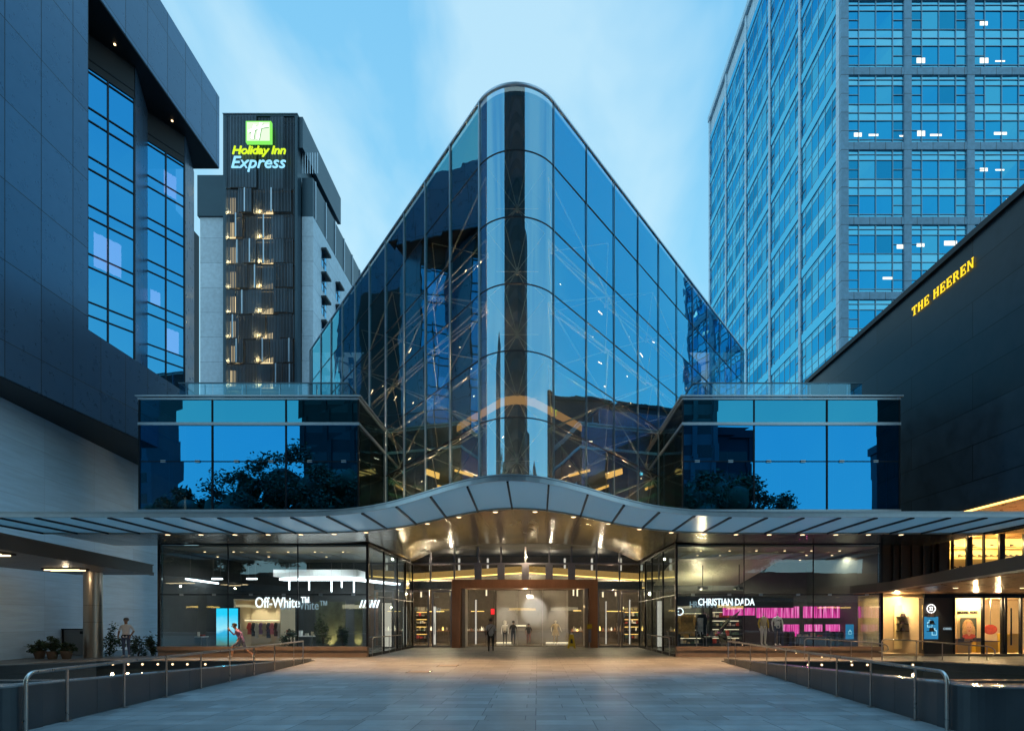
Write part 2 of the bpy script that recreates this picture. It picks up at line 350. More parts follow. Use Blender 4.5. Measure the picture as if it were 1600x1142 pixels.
for sd in (-1, 1):
    for i in range(len(ends)-1):
        p0, p1 = wall_pt(sd, ends[i]), wall_pt(sd, ends[i+1])
        if sd < 0: p0, p1 = p1, p0
        bay(p0, p1, 'tower_glass_left' if sd < 0 else 'tower_glass')
amax = math.pi/2-AL
for a0, a1 in ((-amax,-R(16.5)),(-R(16.5),R(16.5)),(R(16.5),amax)): bay(None, None, 'nose_glass', arc=(a0,a1,14))
# mullions and floor lines
for sd in (-1, 1):
    nv = Vector((sd*CA, -SA, 0)); tv = Vector((sd*SA, CA, 0))
    for s in ends:
        x, y = wall_pt(sd, s); m = MB(); c = Vector((x,y,(LEV[0]+LEV[-1])/2))+nv*.03
        m.obox(c, tv*(.030 if sd < 0 else .013), nv*(.030 if sd < 0 else .016), (0,0,(LEV[-1]-LEV[0])/2), 'pale_metal' if sd < 0 else 'mullion'); m.build('mullion', tw)  # paler metal on the left imitates light catching that side
def ring(z, h, off, mt, name, dz=0):
    """a band following the plan of the prow"""
    pts = [wall_pt(-1, s) for s in (22.95, 0)]; pts += [(AX+RT*math.sin(a), YC-RT*math.cos(a)) for a in [(-amax+2*amax*i/28) for i in range(1,28)]]; pts += [wall_pt(1, s) for s in (0, 22.95)]
    nn = [(-CA,-SA)]*2+[(math.sin(a),-math.cos(a)) for a in [(-amax+2*amax*i/28) for i in range(1,28)]]+[(CA,-SA)]*2
    m = MB(); n = len(pts); vs = []
    for (x,y),(u,v) in zip(pts, nn): vs += [(x+u*off,y+v*off,z),(x+u*off,y+v*off,z+h),(x-u*.06,y-v*.06,z+h),(x-u*.06,y-v*.06,z)]
    fs = [(4*i+a,4*i+(a+1)%4,4*(i+1)+(a+1)%4,4*(i+1)+a) for i in range(n-1) for a in range(4)]+[(0,1,2,3),(4*n-1,4*n-2,4*n-3,4*n-4)]
    m.add(vs, [f[::-1] for f in fs], mt); return m.build(name, tw)
for z in LEV[1:-1]: ring(z-.016, .032, .018, 'dark_frame', 'transom')
ring(20.60, .07, .05, 'pale_metal', 'coping'); ring(LEV[0]-.14, .14, .05, 'dark_frame', 'base_rail')
# dark core added to keep sky from showing through, roof, floor
mat('core_dark', (.03,.05,.055), .6, var=.3, vscale=.7)
mat('truss', (.62,.52,.38), .4, .3)
def inset(sd, s, d): x, y = wall_pt(sd, s); return (x-sd*CA*d, y+SA*d)
m = MB(); core = [inset(-1,22.9,3.0), inset(-1,1.6,3.0), inset(1,1.6,3.0), inset(1,22.9,3.0)]
m.prism(core[::-1], LEV[0]-.1, 20.4, 'core_dark'); m.build('added_core', tw)
out_poly = [wall_pt(-1,22.95), wall_pt(-1,0)]+[(AX+RT*math.sin(a), YC-RT*math.cos(a)) for a in [(-amax+2*amax*i/12) for i in range(1,12)]]+[wall_pt(1,0), wall_pt(1,22.95)]
cx_, cy_ = AX, 32
shr = [(cx_+(x-cx_)*.985, cy_+(y-cy_)*.985) for x,y in out_poly]
m = MB(); m.prism(shr, 20.42, 20.58, 'matt_dark'); m.build('roof', tw)
m = MB(); m.prism(shr, LEV[0]-.3, LEV[0]-.15, 'matt_dark'); m.build('floor_slab', tw)
# space frame behind the glass, one frame per two bays
tr = random.Random(11); emis('e_gallery', (1,.60,.22), .95)
def tw_node(sd, s, d, z): x, y = inset(sd, s, d); return Vector((x,y,z))
for sd in (-1, 1):
    for b in range(0, 5):
        m = MB(); s0, s1 = b*4.5+.3, b*4.5+4.8
        for k in range(0, 5):
            z0, z1 = LEV[k], LEV[k+1]
            zz = (z0, z1) if (b+k) % 2 else (z1, z0)
            m.tube([tw_node(sd,s0,.45,zz[0]), tw_node(sd,s1,.45,zz[1])], .032, 'truss', 6)
            c = tw_node(sd,(s0+s1)/2,1.9,(z0+z1)/2+tr.uniform(-.3,.3))
            for s in (s0, s1):
                for z in (z0, z1): m.tube([tw_node(sd,s,.45,z), c], .022, 'truss', 5)
            m.tube([tw_node(sd,s0,.45,z0), tw_node(sd,s1,.45,z0)], .03, 'truss', 6)
            m.tube([c, tw_node(sd,(s0+s1)/2+4.5,1.9,(z0+z1)/2)], .03, 'truss', 6)
            m.tube([c-Vector((0,0,.09)), c+Vector((0,0,.09))], .07, 'truss', 8)
        m.build('truss', tw)
m = MB()
for k in range(0, 5):
    c = Vector((AX, YC-.5, (LEV[k]+LEV[k+1])/2))
    for a in (-50,-18,18,50):
        for z in (LEV[k], LEV[k+1]): m.tube([Vector((AX+RT*.8*math.sin(R(a)), YC-RT*.8*math.cos(R(a)), z)), c], .016, 'truss', 5)
    m.tube([c-Vector((.8,0,0)), c+Vector((.8,0,0))], .016, 'truss', 5)
    m.tube([c-Vector((0,0,.12)), c+Vector((0,0,.12))], .05, 'truss', 8)
m.build('truss', tw)
# glowing bands that imitate warm light on gallery edges inside the glass
for zz, hh_, dep, s1 in ((9.6,.24,.8,3.2),):
    pts = [inset(-1,s1-k*(s1-1)/6,dep) for k in range(7)]+[(AX+(RT-dep)*math.sin(a), YC-(RT-dep)*math.cos(a)) for a in [(-amax+2*amax*i/10) for i in range(11)]]+[inset(1,1+k*(s1-1)/6,dep) for k in range(7)]
    m = MB(); vs = []
    for x, y in pts: vs += [(x,y,zz),(x,y,zz+hh_),(x,y+.5,zz+hh_+.3),(x,y+.5,zz+.2)]
    m.add(vs, [(4*i+a,4*i+(a+1)%4,4*(i+1)+(a+1)%4,4*(i+1)+a) for i in range(len(pts)-1) for a in range(4)], 'e_gallery'); m.build('gallery_glow', tw)
# slim lamps strung in the frame
emis('e_truss', (1,.80,.5), 9)
m = MB()
for sd in (-1,1):
    for i in range(26):
        s = tr.uniform(1,20); z = tr.uniform(7,16.5); p = tw_node(sd, s, tr.uniform(.9,1.8), z); L = tr.choice((.05,.09,.3))
        dz = Vector((sd*SA, CA, tr.uniform(-.5,.3)))*L
        m.tube([p, p+dz], .02, 'e_truss', 5)
m.build('frame_lights', tw)
# glowing strips standing in for warm lit lower gallery ceilings
m = MB()
for sd in (-1, 1):
    for s, z in ((2.5,7.2),(6.5,7.9),(10.5,7.4),(8.0,9.0),(4.6,8.3),(12.5,9.2)):
        a = tw_node(sd,s,2.4,z); b2 = tw_node(sd,s+2.6,2.9,z+.9)
        m.bar(a, b2, .06, .30 if s in (2.5,8.0) else .12, 'e_gold')
m.build('cove_light', tw)
for sd in (-1, 1):
    for s, z, pw in ((3,8.2,180),(8,9.5,200),(5,12.5,170),(13,8.5,160),(11,13.5,120),(4,15.5,90),(16,10.5,80)):
        p = tw_node(sd, s, 1.5, z); point(tuple(p), pw*1.0, (1,.84,.62), .1, parent=tw)
point((AX, YC-.3, 13.2), 80, (1,.72,.4), .08, parent=tw); point((AX, YC-.3, 9), 80, (1,.72,.4), .08, parent=tw)

# ================================================================ SIDE WINGS
glass('wing_glass', (.03,.38,.80), (.50,.46,.40), .74, .97, wave=.003, wscale=.3)
glass('wing_glass_top', (.05,.38,.56), (.35,.55,.58), .80, .96, wave=.003, wscale=.3)
glass('rail_glass', (.35,.75,.95), (.62,.82,.88), .22, .9)
glass('wing_side_glass', (.30,.42,.52), (.62,.58,.50), .45, .95, wave=.003, wscale=.3)
def wing(side, xs, xr, y1):
    """xs: four x positions of the bay lines, outer to inner sorted ascending"""
    Y = 23.1; x0, x1 = xs[0], xs[-1]
    t = thing('glass_wing', 'low %s blue mirror glass box beside the wedge tower, floating above the canopy' % side, 'building', ((x0+x1)/2, Y, 6.3))
    for a, b in zip(xs[:-1], xs[1:]):
        for z0, z1, g in ((6.33,8.37,'wing_glass'),(8.37,9.90,'wing_glass'),(10.02,10.98,'wing_glass_top')):
            m = MB(); q = [jr.uniform(-.007,.007) for _ in range(4)]
            m.add([(a,Y+q[0],z0),(b,Y+q[1],z0),(b,Y+q[2],z1),(a,Y+q[3],z1)], [(0,1,2,3)], g); m.build('glass_panel', t)
    for xi in (x0, x1):
        m = MB(); m.quad((xi,Y+.03,6.33),(xi,y1,6.33),(xi,y1,9.90),(xi,Y+.03,9.90),'wing_side_glass'); m.build('side_glass', t)
        m = MB(); m.quad((xi,Y+.03,10.02),(xi,y1,10.02),(xi,y1,10.98),(xi,Y+.03,10.98),'wing_side_glass'); m.build('side_glass', t)
    for x in xs:
        m = MB(); m.box(x-.03, x+.03, Y-.035, Y+.03, 6.33, 10.98, 'dark_frame'); m.build('mullion', t)
    m = MB(); m.box(x0, x1, Y-.018, Y+.02, 8.35, 8.39, 'dark_frame'); m.build('transom', t)
    for a, b in zip(xs[:-1], xs[1:]):
        for f in (.33,.8) if side == 'left' else (.2,.67):
            xx = a+(b-a)*f; m = MB(); m.box(xx-.1, xx+.1, Y-.05, Y-.02, 8.32, 8.355, 'pale_metal'); m.box(xx-.1, xx+.1, Y-.05, Y-.02, 8.385, 8.42, 'pale_metal'); m.build('clamp', t)
    for z0, z1, o in ((9.90,10.02,.05),(10.98,11.05,.05),(11.09,11.15,.12),(6.25,6.33,.05)):
        m = MB(); m.box(x0-o, x1+o, Y-o, Y+.0-.0, z0, z1, 'pale_metal'); m.box(x0-o, x0+.0, Y+.001, y1, z0, z1, 'pale_metal'); m.box(x1, x1+o, Y+.001, y1, z0, z1, 'pale_metal'); m.build('fascia', t)
    m = MB(); m.box(x0, x1, Y+.06, y1, 11.0, 11.1, 'matt_dark'); m.build('roof', t)
    m = MB(); m.box(x0+.02, x1-.02, Y+.06, y1, 6.26, 6.34, 'matt_dark'); m.build('floor_slab', t)
    m = MB(); m.box(x0+.3, x1-.3, Y+2.6, y1-.2, 6.4, 10.9, 'core_dark'); m.build('inner_wall', t)
    m = MB()
    for xx in [x0+.9+i*1.15 for i in range(8)]: m.box(xx, xx+.03, Y+.5, Y+.53, 6.4, 8.9, 'mullion')
    m.build('inner_balustrade', t)
    # shadow gap down to the canopy
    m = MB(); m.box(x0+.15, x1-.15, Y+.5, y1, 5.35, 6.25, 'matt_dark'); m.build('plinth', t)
    # roof balustrade
    g = thing('glass_balustrade', 'clear glass balustrade with thin top rail on the roof of the %s wing' % side, 'balustrade', ((xr[0]+xr[1])/2, 24.3, 11.1))
    n = 5 if side == 'left' else 5
    for i in range(n):
        a = xr[0]+(xr[1]-xr[0])*i/n; b = xr[0]+(xr[1]-xr[0])*(i+1)/n
        m = MB(); m.quad((a+.01,24.3,11.12),(b-.01,24.3,11.12),(b-.01,24.3,12.2),(a+.01,24.3,12.2),'rail_glass'); m.build('glass_pane', g)
    for x in xr:
        m = MB(); m.quad((x,24.32,11.12),(x,29,11.12),(x,29,12.2),(x,24.32,12.2),'rail_glass'); m.build('glass_pane', g)
    m = MB(); m.box(xr[0]-.03, xr[1]+.03, 24.27, 24.33, 12.2, 12.24, 'mullion'); m.build('top_rail', g)
    for x in xr:
        m = MB(); m.box(x-.025, x+.025, 24.33, 29, 12.2, 12.24, 'mullion'); m.build('top_rail', g)
    for i in range(9):
        x = xr[0]+(xr[1]-xr[0])*(i+.3)/9; m = MB(); m.box(x-.02, x+.02, 24.40, 24.44, 11.1, 12.19, 'pale_metal'); m.build('post', g)
wing('left', [X_(p,23.1) for p in (218,332,447,560)], (X_(280,24.3), X_(543,24.3)), 30.5)
wing('right', [X_(p,23.1) for p in (1067,1178,1292,1405)], (X_(1083,24.3), X_(1347,24.3)), 30.5)

# ================================================================ CANOPY
m = mat('canopy_glass', (.36,.43,.46), .22, 0, spec=.8)
b = m.node_tree.nodes['Principled BSDF']; tl = m.node_tree.nodes.new('ShaderNodeBsdfTranslucent'); tl.inputs[0].default_value = (.75,.88,.92,1)
ms_ = m.node_tree.nodes.new('ShaderNodeMixShader'); ms_.inputs[0].default_value = .5; o_ = m.node_tree.nodes['Material Output']
m.node_tree.links.new(b.outputs[0], ms_.inputs[1]); m.node_tree.links.new(tl.outputs[0], ms_.inputs[2]); m.node_tree.links.new(ms_.outputs[0], o_.inputs[0])
mat('soffit_metal', (.34,.32,.29), .22, .92, var=.10, vscale=.7, stretch=(1,.25,1))
XL, XR_ = -19.3, 17.8
def gauss(u, s, p=2.): return math.exp(-(abs(u)/s)**p)
def edge_pt(x, lift=0):
    u = x-AX; g = gauss(u, 3.45); Y = 18.1-2.1*g; return Vector((x, Y, 1.6+(163+57*g)*Y/F+lift))
def inner_pt(x, lift=0):
    u = x-AX; g = gauss(u, 3.8); Y = 21.25-2.25*g; return Vector((x, Y, 1.6+(138+39*g)*Y/F+lift))
def mid_pt(x, lift=0):
    u = x-AX; return Vector((x, 24.28 if abs(u) < 16.3 else 24.8, 5.04+.72*gauss(u, 5.0, 2.6)+lift))
def back_pt(x, lift=0):
    u = x-AX; return Vector((x, 33.3, 5.05+1.15*gauss(u, 6.4, 7)+lift))
cn = thing('entrance_canopy', 'wide thin canopy rising in a wave over the entrance, frosted glass edge, brushed metal soffit', 'canopy', (AX, 18, 5.1))
STEP = 1.22; ribs = [AX-.12+STEP*i for i in range(-15, 16)]; ribs = [XL]+[x for x in ribs if XL+.3 < x < XR_-.3]+[XR_]
def strip(fa, fb, x0, x1, mt, name, ns=6, lift=.0, th=.03, nv=1):
    m = MB(); vs = []
    for i in range(ns+1):
        x = x0+(x1-x0)*i/ns; a, b = fa(x), fb(x)
        for j in range(nv+1): p = a.lerp(b, j/nv); vs.append(tuple(p+Vector((0,0,lift))))
    k = nv+1; fs = [(i*k+j, i*k+j+1, (i+1)*k+j+1, (i+1)*k+j) for i in range(ns) for j in range(nv)]
    n = len(vs); m.add(vs, fs, mt, True); m.add([(x,y,z+th) for x,y,z in vs], [f[::-1] for f in fs], mt, True); return m.build(name, cn)
for a, b in zip(ribs[:-1], ribs[1:]):
    strip(edge_pt, inner_pt, a+.03, b-.03, 'canopy_glass', 'glass_pane')
    if a > XL+.1 and b < AX+16.3-.0 or True:
        strip(inner_pt, mid_pt, a+.006, b-.006, 'soffit_metal', 'soffit_panel', nv=4, th=.06)
for x in ribs:
    p, q = edge_pt(x), inner_pt(x); m = MB(); m.bar(p+Vector((0,.02,-.03)), q+Vector((0,0,-.03)), .055, .07, 'dark_frame'); m.build('rib', cn)
# deep recess vault
rx = [AX-6.88+i*(13.76/9) for i in range(10)]
for a, b in zip(rx[:-1], rx[1:]): strip(mid_pt, back_pt, a+.006, b-.006, 'soffit_metal', 'soffit_panel', nv=6, th=.05)
def sweep(fn, w_, h_, mt, name, x0=XL, x1=XR_, n=90, dy=0, dz=0):
    m = MB(); vs = []
    for i in range(n+1):
        p = fn(x0+(x1-x0)*i/n)+Vector((0,dy,dz)); vs += [(p.x,p.y,p.z),(p.x,p.y+w_,p.z),(p.x,p.y+w_,p.z+h_),(p.x,p.y,p.z+h_)]
    fs = [(4*i+a,4*i+(a+1)%4,4*(i+1)+(a+1)%4,4*(i+1)+a) for i in range(n) for a in range(4)]+[(0,3,2,1),(4*n,4*n+1,4*n+2,4*n+3)]
    m.add(vs, [f[::-1] for f in fs], mt); return m.build(name, cn)
mat('gutter', (.42,.36,.30), .3, .8)
sweep(edge_pt, .05, .15, 'pale_metal', 'fascia', dy=-.06, dz=-.03)
sweep(edge_pt, .10, .03, 'pale_metal', 'fascia_lip', dy=-.09, dz=.13)
sweep(inner_pt, .07, .06, 'gutter', 'gutter_rail', dy=-.035, dz=-.055)
m = MB(); m.prism_y([(XL,5.12),(XL,5.3),(AX-7,5.3),(AX-7,5.12)], 18.2, 18.25, 'matt_dark') if 0 else None
# roof sheet over the metal part
m = MB(); m.box(XL, AX-7, 21.4, 24.8, 5.22, 5.3, 'matt_dark'); m.box(AX+7, XR_, 21.4, 24.8, 5.22, 5.3, 'matt_dark'); m.box(AX-7, AX+7, 22.5, 33.3, 6.24, 6.30, 'matt_dark'); m.build('roof_sheet', cn)
# downlights
DL = [262,314,367,419,470,522,572,622,668,717,774,836,896,950,999,1049,1100,1150,1202,1254,1306,1357,1408]
m0 = None
for px in DL:
    # the light sits just behind the gutter line
    x = X_(px, 21.5)
    for _ in range(4):
        u = x-AX; q = inner_pt(x).lerp(mid_pt(x), .12); x = X_(px, q.y)
    q = inner_pt(x).lerp(mid_pt(x), .12)
    if m0 is None:
        t = thing('downlight', 'small round warm downlight in the row along the canopy soffit', 'downlight', tuple(q), 'downlights along the canopy soffit')
        m = MB(); m.lathe(q.x, q.y, [(.11,q.z+.01),(.11,q.z-.02),(.085,q.z-.025)], 'steel', 16); m.build('trim', t)
        m = MB(); m.cyl(q.x, q.y, q.z-.022, q.z-.03, .085, 'e_warm', 16); m.build('lens', t)
        m0 = t
    else: t = dup(m0, tuple(q))
    so_ = spot((q.x,q.y,q.z-.08), 620, (1,.52,.22), R(100), tgt=(q.x,q.y-.3,0), r=.05, blend=.9)
# ================================================================ SHOPFRONTS
glass('shop_glass', (.75,.86,.88), (.86,.93,.92), .19, .85, wave=.003, wscale=.6, power=3.)
mat('plinth', (.20,.16,.13), .45, .1, var=.12, vscale=3)
mat('shop_wall', (.07,.078,.08), .55, var=.2, vscale=1.2)
mat('shop_ceiling', (.34,.33,.28), .35, .2, var=.15, vscale=.7)
mat('shop_floor', (.16,.15,.14), .25, var=.15)
mat('green_wall', (.10,.12,.09), .7, var=.4, vscale=2)
SY = 24.3; GZ = .47
XA = [X_(p, SY) for p in (248.5,356.5,465.4,574)]; XB = [X_(p, SY) for p in (1057,1162.5,1270.6,1377.5)]
def shopfront(side, xs):
    x0, x1 = xs[0], xs[-1]; inner_x = x1 if side == 'left' else x0; so = 1 if side == 'left' else -1
    t = thing('shopfront', 'tall glazed shop under the %s half of the canopy' % side, 'shopfront', ((x0+x1)/2, SY, 0))
    for a, b in zip(xs[:-1], xs[1:]):
        for z0, z1 in ((GZ,2.76),(2.80,5.02)):
            m = MB(); q = [jr.uniform(-.003,.003) for _ in range(4)]
            m.add([(a+.02,SY+q[0],z0),(b-.02,SY+q[1],z0),(b-.02,SY+q[2],z1),(a+.02,SY+q[3],z1)], [(0,1,2,3)], 'shop_glass'); m.build('glass_pane', t)
    for i, x in enumerate(xs):
        w_ = .10 if x in (x0, x1) else .032
        xx = x+.0; m = MB(); m.box(xx-w_/2, xx+w_/2, SY-.03, SY+(.12 if w_ > .06 else .03), GZ, 5.04, 'dark_frame'); m.build('post', t)
    m = MB(); m.box(x0, x1, SY-.02, SY+.03, 2.76, 2.80, 'dark_frame'); m.box(x0, x1, SY-.02, SY+.03, 5.0, 5.05, 'dark_frame'); m.build('transom', t)
    for a, b in zip(xs[:-1], xs[1:]):
        for f in (.33,.8) if side == 'left' else (.24,.78):
            xx = a+(b-a)*f; m = MB(); m.box(xx-.08, xx+.08, SY-.04, SY-.025, 2.74, 2.77, 'pale_metal'); m.box(xx-.08, xx+.08, SY-.04, SY-.025, 2.79, 2.82, 'pale_metal'); m.build('clamp', t)
    # side glazing of the deep entrance
    ys = [24.36, 26.9, 29.5, 31.3, 33.1]
    for a, b in zip(ys[:-1], ys[1:]):
        for z0, z1 in ((.12,2.76),(2.80,5.02)):
            m = MB(); vs = [(inner_x,a+.02,z0),(inner_x,b-.02,z0),(inner_x,b-.02,z1),(inner_x,a+.02,z1)]; m.add(vs, [(0,1,2,3)], 'shop_glass'); m.build('side_glass', t)
    for y in ys[1:]:
        m = MB(); m.box(inner_x-.04, inner_x+.04, y-.03, y+.03, .1, 5.03, 'dark_frame'); m.build('post', t)
    m = MB(); m.box(inner_x-.03, inner_x+.03, 24.4, 33.2, 2.76, 2.80, 'dark_frame'); m.box(inner_x-.03, inner_x+.03, 24.4, 33.2, 5.02, 5.09, 'dark_frame'); m.build('transom', t)
    m = MB(); m.box(inner_x-.05, inner_x+.05, 24.43, 33.2, 0, .12, 'dark_frame'); m.build('kerb', t)
    ox = x0 if side == 'left' else x1
    for z0, z1 in ((GZ,2.76),(2.80,5.02)):
        m = MB(); m.add([(ox,24.4,z0),(ox,30.8,z0),(ox,30.8,z1),(ox,24.4,z1)], [(0,1,2,3)], 'shop_glass'); m.build('side_glass', t)
    m = MB(); m.box(x0-.02, x1+.02, SY-.12, SY+.2, .30, GZ, 'plinth'); m.box(x0-.02, x1+.02, SY-.05, SY+.2, 0, .298, 'plinth'); m.build('plinth', t)
    m = MB(); m.box(x0+.01, x1-.01, SY+.21, 31, .0, .12, 'shop_floor'); m.build('floor', t)
    m = MB(); m.box(x0+.05, x1-.05, SY+.13, 31, 4.93, 5.0, 'shop_ceiling'); m.build('ceiling', t)
    m = MB(); m.box(x0, x1, 30.9, 31.1, .12, 4.93, 'shop_wall'); m.build('back_wall', t)
    oi = ox+.06 if side == 'left' else ox-.06
    m = MB(); m.box(oi-.02, oi+.02, 24.45 if side == 'left' else 26.0, 30.9, .12, 4.93, 'shop_wall')
    if side == 'right': m.box(oi-.02, oi+.02, 24.45, 25.99, 2.8, 4.93, 'shop_wall')
    m.build('side_wall', t)
    return t
sfL = shopfront('left', XA); sfR = shopfront('right', XB)

# ---- left shop interior
def panel(name, label, cat, box_, mt, parts=None):
    x0,x1,y0,y1,z0,z1 = box_
    t = thing(name, label, cat, ((x0+x1)/2,(y0+y1)/2,z0)); m = MB(); m.box(*box_, mt); m.build('body', t); return t
# suspended linear lights
def linear(pa, pb, label, w_=.14, h_=.07, mt='e_white', power=None):
    pa, pb = Vector(pa), Vector(pb); c = (pa+pb)/2
    t = thing('linear_light', label, 'linear light', tuple(c)); m = MB(); m.bar(pa+Vector((0,0,h_*.5+.012)), pb+Vector((0,0,h_*.5+.012)), w_+.04, .03, 'pale_metal'); m.build('housing', t)
    m = MB(); m.bar(pa, pb, w_, h_, mt); m.build('diffuser', t)
    m = MB()
    for f in (.15,.85): p = pa.lerp(pb, f); m.tube([p+Vector((0,0,h_)), (p.x,p.y,4.93)], .006, 'steel', 5)
    m.build('wire', t); return t
linear(P(250,904,24.9), P(289,909,26.6), 'short cool white tube light at the far left end of the left shop')
linear(P(289,904,26.0), P(340,911,28), 'slanting cool white tube light second from the left in the left shop')
linear(P(332,904,27.0), P(347,904,27.0), 'tiny bright ceiling tube above the blue screen')
linear(P(315,914,27.5), P(348,921,29.3), 'lower slanting white tube light hanging in the left shop')
linear(P(386,904,28), P(401,904,28), 'short level white tube light in the middle of the left shop')
# bright cove running across the right of the left shop
t = thing('light_cove', 'long bright white light cove bending round the right end of the left shop', 'light cove', tuple(P(500,905,27.5)))
mat('cove_white', (.75,.78,.76), .5)
m = MB(); m.bar(P(440,905,27.5), P(556,905,27.5), .5, .09, 'e_white'); m.bar(P(556,905,27.5), (XA[3]-.35,30.7,P(556,905,27.5).z-.02), .5, .09, 'e_white'); m.build('diffuser', t)
m = MB(); m.box(P(430,0,27.5).x, P(560,0,27.5).x, 27.3, 28.6, P(0,901,27.5).z, P(0,890,27.5).z, 'cove_white'); m.build('bulkhead', t)
# pendants
for i, (px, z1_, z0_) in enumerate(((452,916,933),(483,910,925),(518,907,924),(534,910,920),(553,909,923))):
    Y = 26.2; x = X_(px, Y)
    if i == 0:
        pend = thing('pendant_tube', 'slim vertical white tube pendant hanging in the left shop', 'pendant lamp', (x,Y,3.4), 'tube pendants in the left shop')
        m = MB(); m.cyl(x,Y,3.1,3.62,.035,'e_white',8); m.build('tube', pend); m = MB(); m.cyl(x,Y,3.62,4.93,.006,'steel',5); m.build('wire', pend)
    else: dup(pend, (x,Y,3.4+rnd.uniform(-.15,.25)-0))
for px, Y in ((320,26),(365,26),(402,26),(450,26),(492,26),(536,26),(340,28),(420,28),(510,28)):
    x = X_(px, Y); 
    if px == 320:
        cs = thing('ceiling_spot', 'tiny recessed spotlight in the ceiling of the left shop', 'ceiling spot', (x,Y,4.93), 'spots in the left shop ceiling')
        m = MB(); m.cyl(x,Y,4.91,4.93,.07,'steel',12); m.build('trim', cs); m = MB(); m.cyl(x,Y,4.895,4.91,.05,'e_warm',12); m.build('lens', cs)
    else: dup(cs, (x,Y,4.93))
# blue screen
m = bpy.data.materials.new('screen_blue'); m.use_nodes = True; t_ = m.node_tree; t_.nodes.clear()
e1 = t_.nodes.new('ShaderNodeEmission'); rp = t_.nodes.new('ShaderNodeValToRGB'); tcn = t_.nodes.new('ShaderNodeTexCoord'); sx_ = t_.nodes.new('ShaderNodeSeparateXYZ'); nn_ = t_.nodes.new('ShaderNodeTexNoise'); nn_.inputs['Scale'].default_value = 2.2; nn_.inputs['Detail'].default_value = 8
av = t_.nodes.new('ShaderNodeMath'); av.operation = 'MULTIPLY_ADD'; av.inputs[1].default_value = .35
t_.links.new(tcn.outputs['Generated'], sx_.inputs[0]); t_.links.new(tcn.outputs['Object'], nn_.inputs[0]); t_.links.new(nn_.outputs[0], av.inputs[0]); t_.links.new(sx_.outputs['Z'], av.inputs[2]); t_.links.new(av.outputs[0], rp.inputs[0])
rp.color_ramp.elements[0].position = .18; rp.color_ramp.elements[0].color = (.10,.20,.16,1); rp.color_ramp.elements[1].position = 1.1; rp.color_ramp.elements[1].color = (.02,.62,.95,1)
for p_, c_ in ((.33,(.03,.35,.45,1)),(.5,(.04,.45,.75,1)),(.62,(.35,.80,.95,1))): q = rp.color_ramp.elements.new(p_); q.color = c_
t_.links.new(rp.outputs[0], e1.inputs[0]); e1.inputs[1].default_value = 1.25; oo = t_.nodes.new('ShaderNodeOutputMaterial'); t_.links.new(e1.outputs[0], oo.inputs[0]); MATS['screen_blue'] = m
t = thing('video_screen', 'bright cyan seascape screen standing in the left shop window', 'screen', tuple(P(354,1008,25.2)))
a, b = P(338,950,25.2), P(371,1008,25.2)
m = MB(); m.box(a.x, b.x, 25.2, 25.24, b.z, a.z, 'screen_blue'); m.build('display', t); m = MB(); m.box(a.x-.04, b.x+.04, 25.245, 25.35, GZ-.33, a.z+.04, 'dark_frame'); m.build('casing', t)
point((a.x+.5, 24.95, 1.4), 12, (.1,.6,1), .05, parent=t)
# lit display room
a, b = P(367,937,28), P(437,1004,28)
t = thing('display_booth', 'open booth of pale lit walls with hanging clothes beneath the white lettering', 'display booth', ((a.x+b.x)/2, 28.6, .12))
m = MB(); m.box(a.x, b.x, 29.6, 29.66, .12, a.z, 'warm_cream'); m.build('back_panel', t)
m = MB(); m.box(a.x-.06, a.x, 28, 29.66, .12, a.z, 'warm_cream'); m.build('side_panel', t); m = MB(); m.box(b.x, b.x+.06, 28, 29.66, .12, a.z, 'warm_cream'); m.build('side_panel', t)
m = MB(); m.box(a.x-.06, b.x+.06, 28, 29.66, a.z, a.z+.06, 'warm_cream'); m.build('lid', t)
m = MB(); m.box(a.x+.02, b.x-.02, 28.9, 29.5, 1.62, 1.66, 'e_cream'); m.build('shelf', t)
m = MB(); m.tube([(a.x+.05,29.0,1.58),(b.x-.05,29.0,1.58)], .015, 'steel', 6); m.build('clothes_rail', t)
for f in (.25,.7): spot((a.x+(b.x-a.x)*f, 28.9, a.z-.06), 70, (1,.85,.6), R(80), tgt=(a.x+(b.x-a.x)*f, 29.6, 1.2), parent=t)
gc = [(.55,.08,.06),(.05,.05,.06),(.6,.58,.5),(.25,.15,.3),(.4,.35,.25),(.08,.1,.16),(.65,.2,.25),(.05,.05,.05),(.7,.68,.66),(.1,.18,.12)]
def garment(x, y, z, w_, h_, col, i, label, grp):
    mt = mat('cloth_%d' % i, col, .85); t = thing('hanging_garment', label, 'garment', (x,y,z), grp)
    m = MB(); m.prism_y([(x-w_*.5,z-h_),(x-w_*.42,z-h_*.3),(x-w_*.72,z-h_*.55),(x-w_*.8,z-h_*.45),(x-w_*.4,z-.06),(x-.03,z),(x+.03,z),(x+w_*.4,z-.06),(x+w_*.8,z-h_*.45),(x+w_*.72,z-h_*.55),(x+w_*.42,z-h_*.3),(x+w_*.5,z-h_)], y-.06, y+.06, mt.name)
    m.build('cloth', t); m = MB(); m.tube([(x,y,z-.01),(x,y,z+.05),(x+.03,y,z+.075)], .006, 'steel', 5); m.build('hanger', t); return t
GN = ['red','black','cream','purple','khaki','navy','pink','second black','white','dark green']
for i in range(10):
    garment(a.x+.22+i*(b.x-a.x-.4)/9.5, 29.0+.03*(i%2), 1.52, .16, .62+.1*(i%3), gc[i], i, '%s garment on the clothes rail in the pale lit booth' % GN[i], 'clothes on the booth rail')
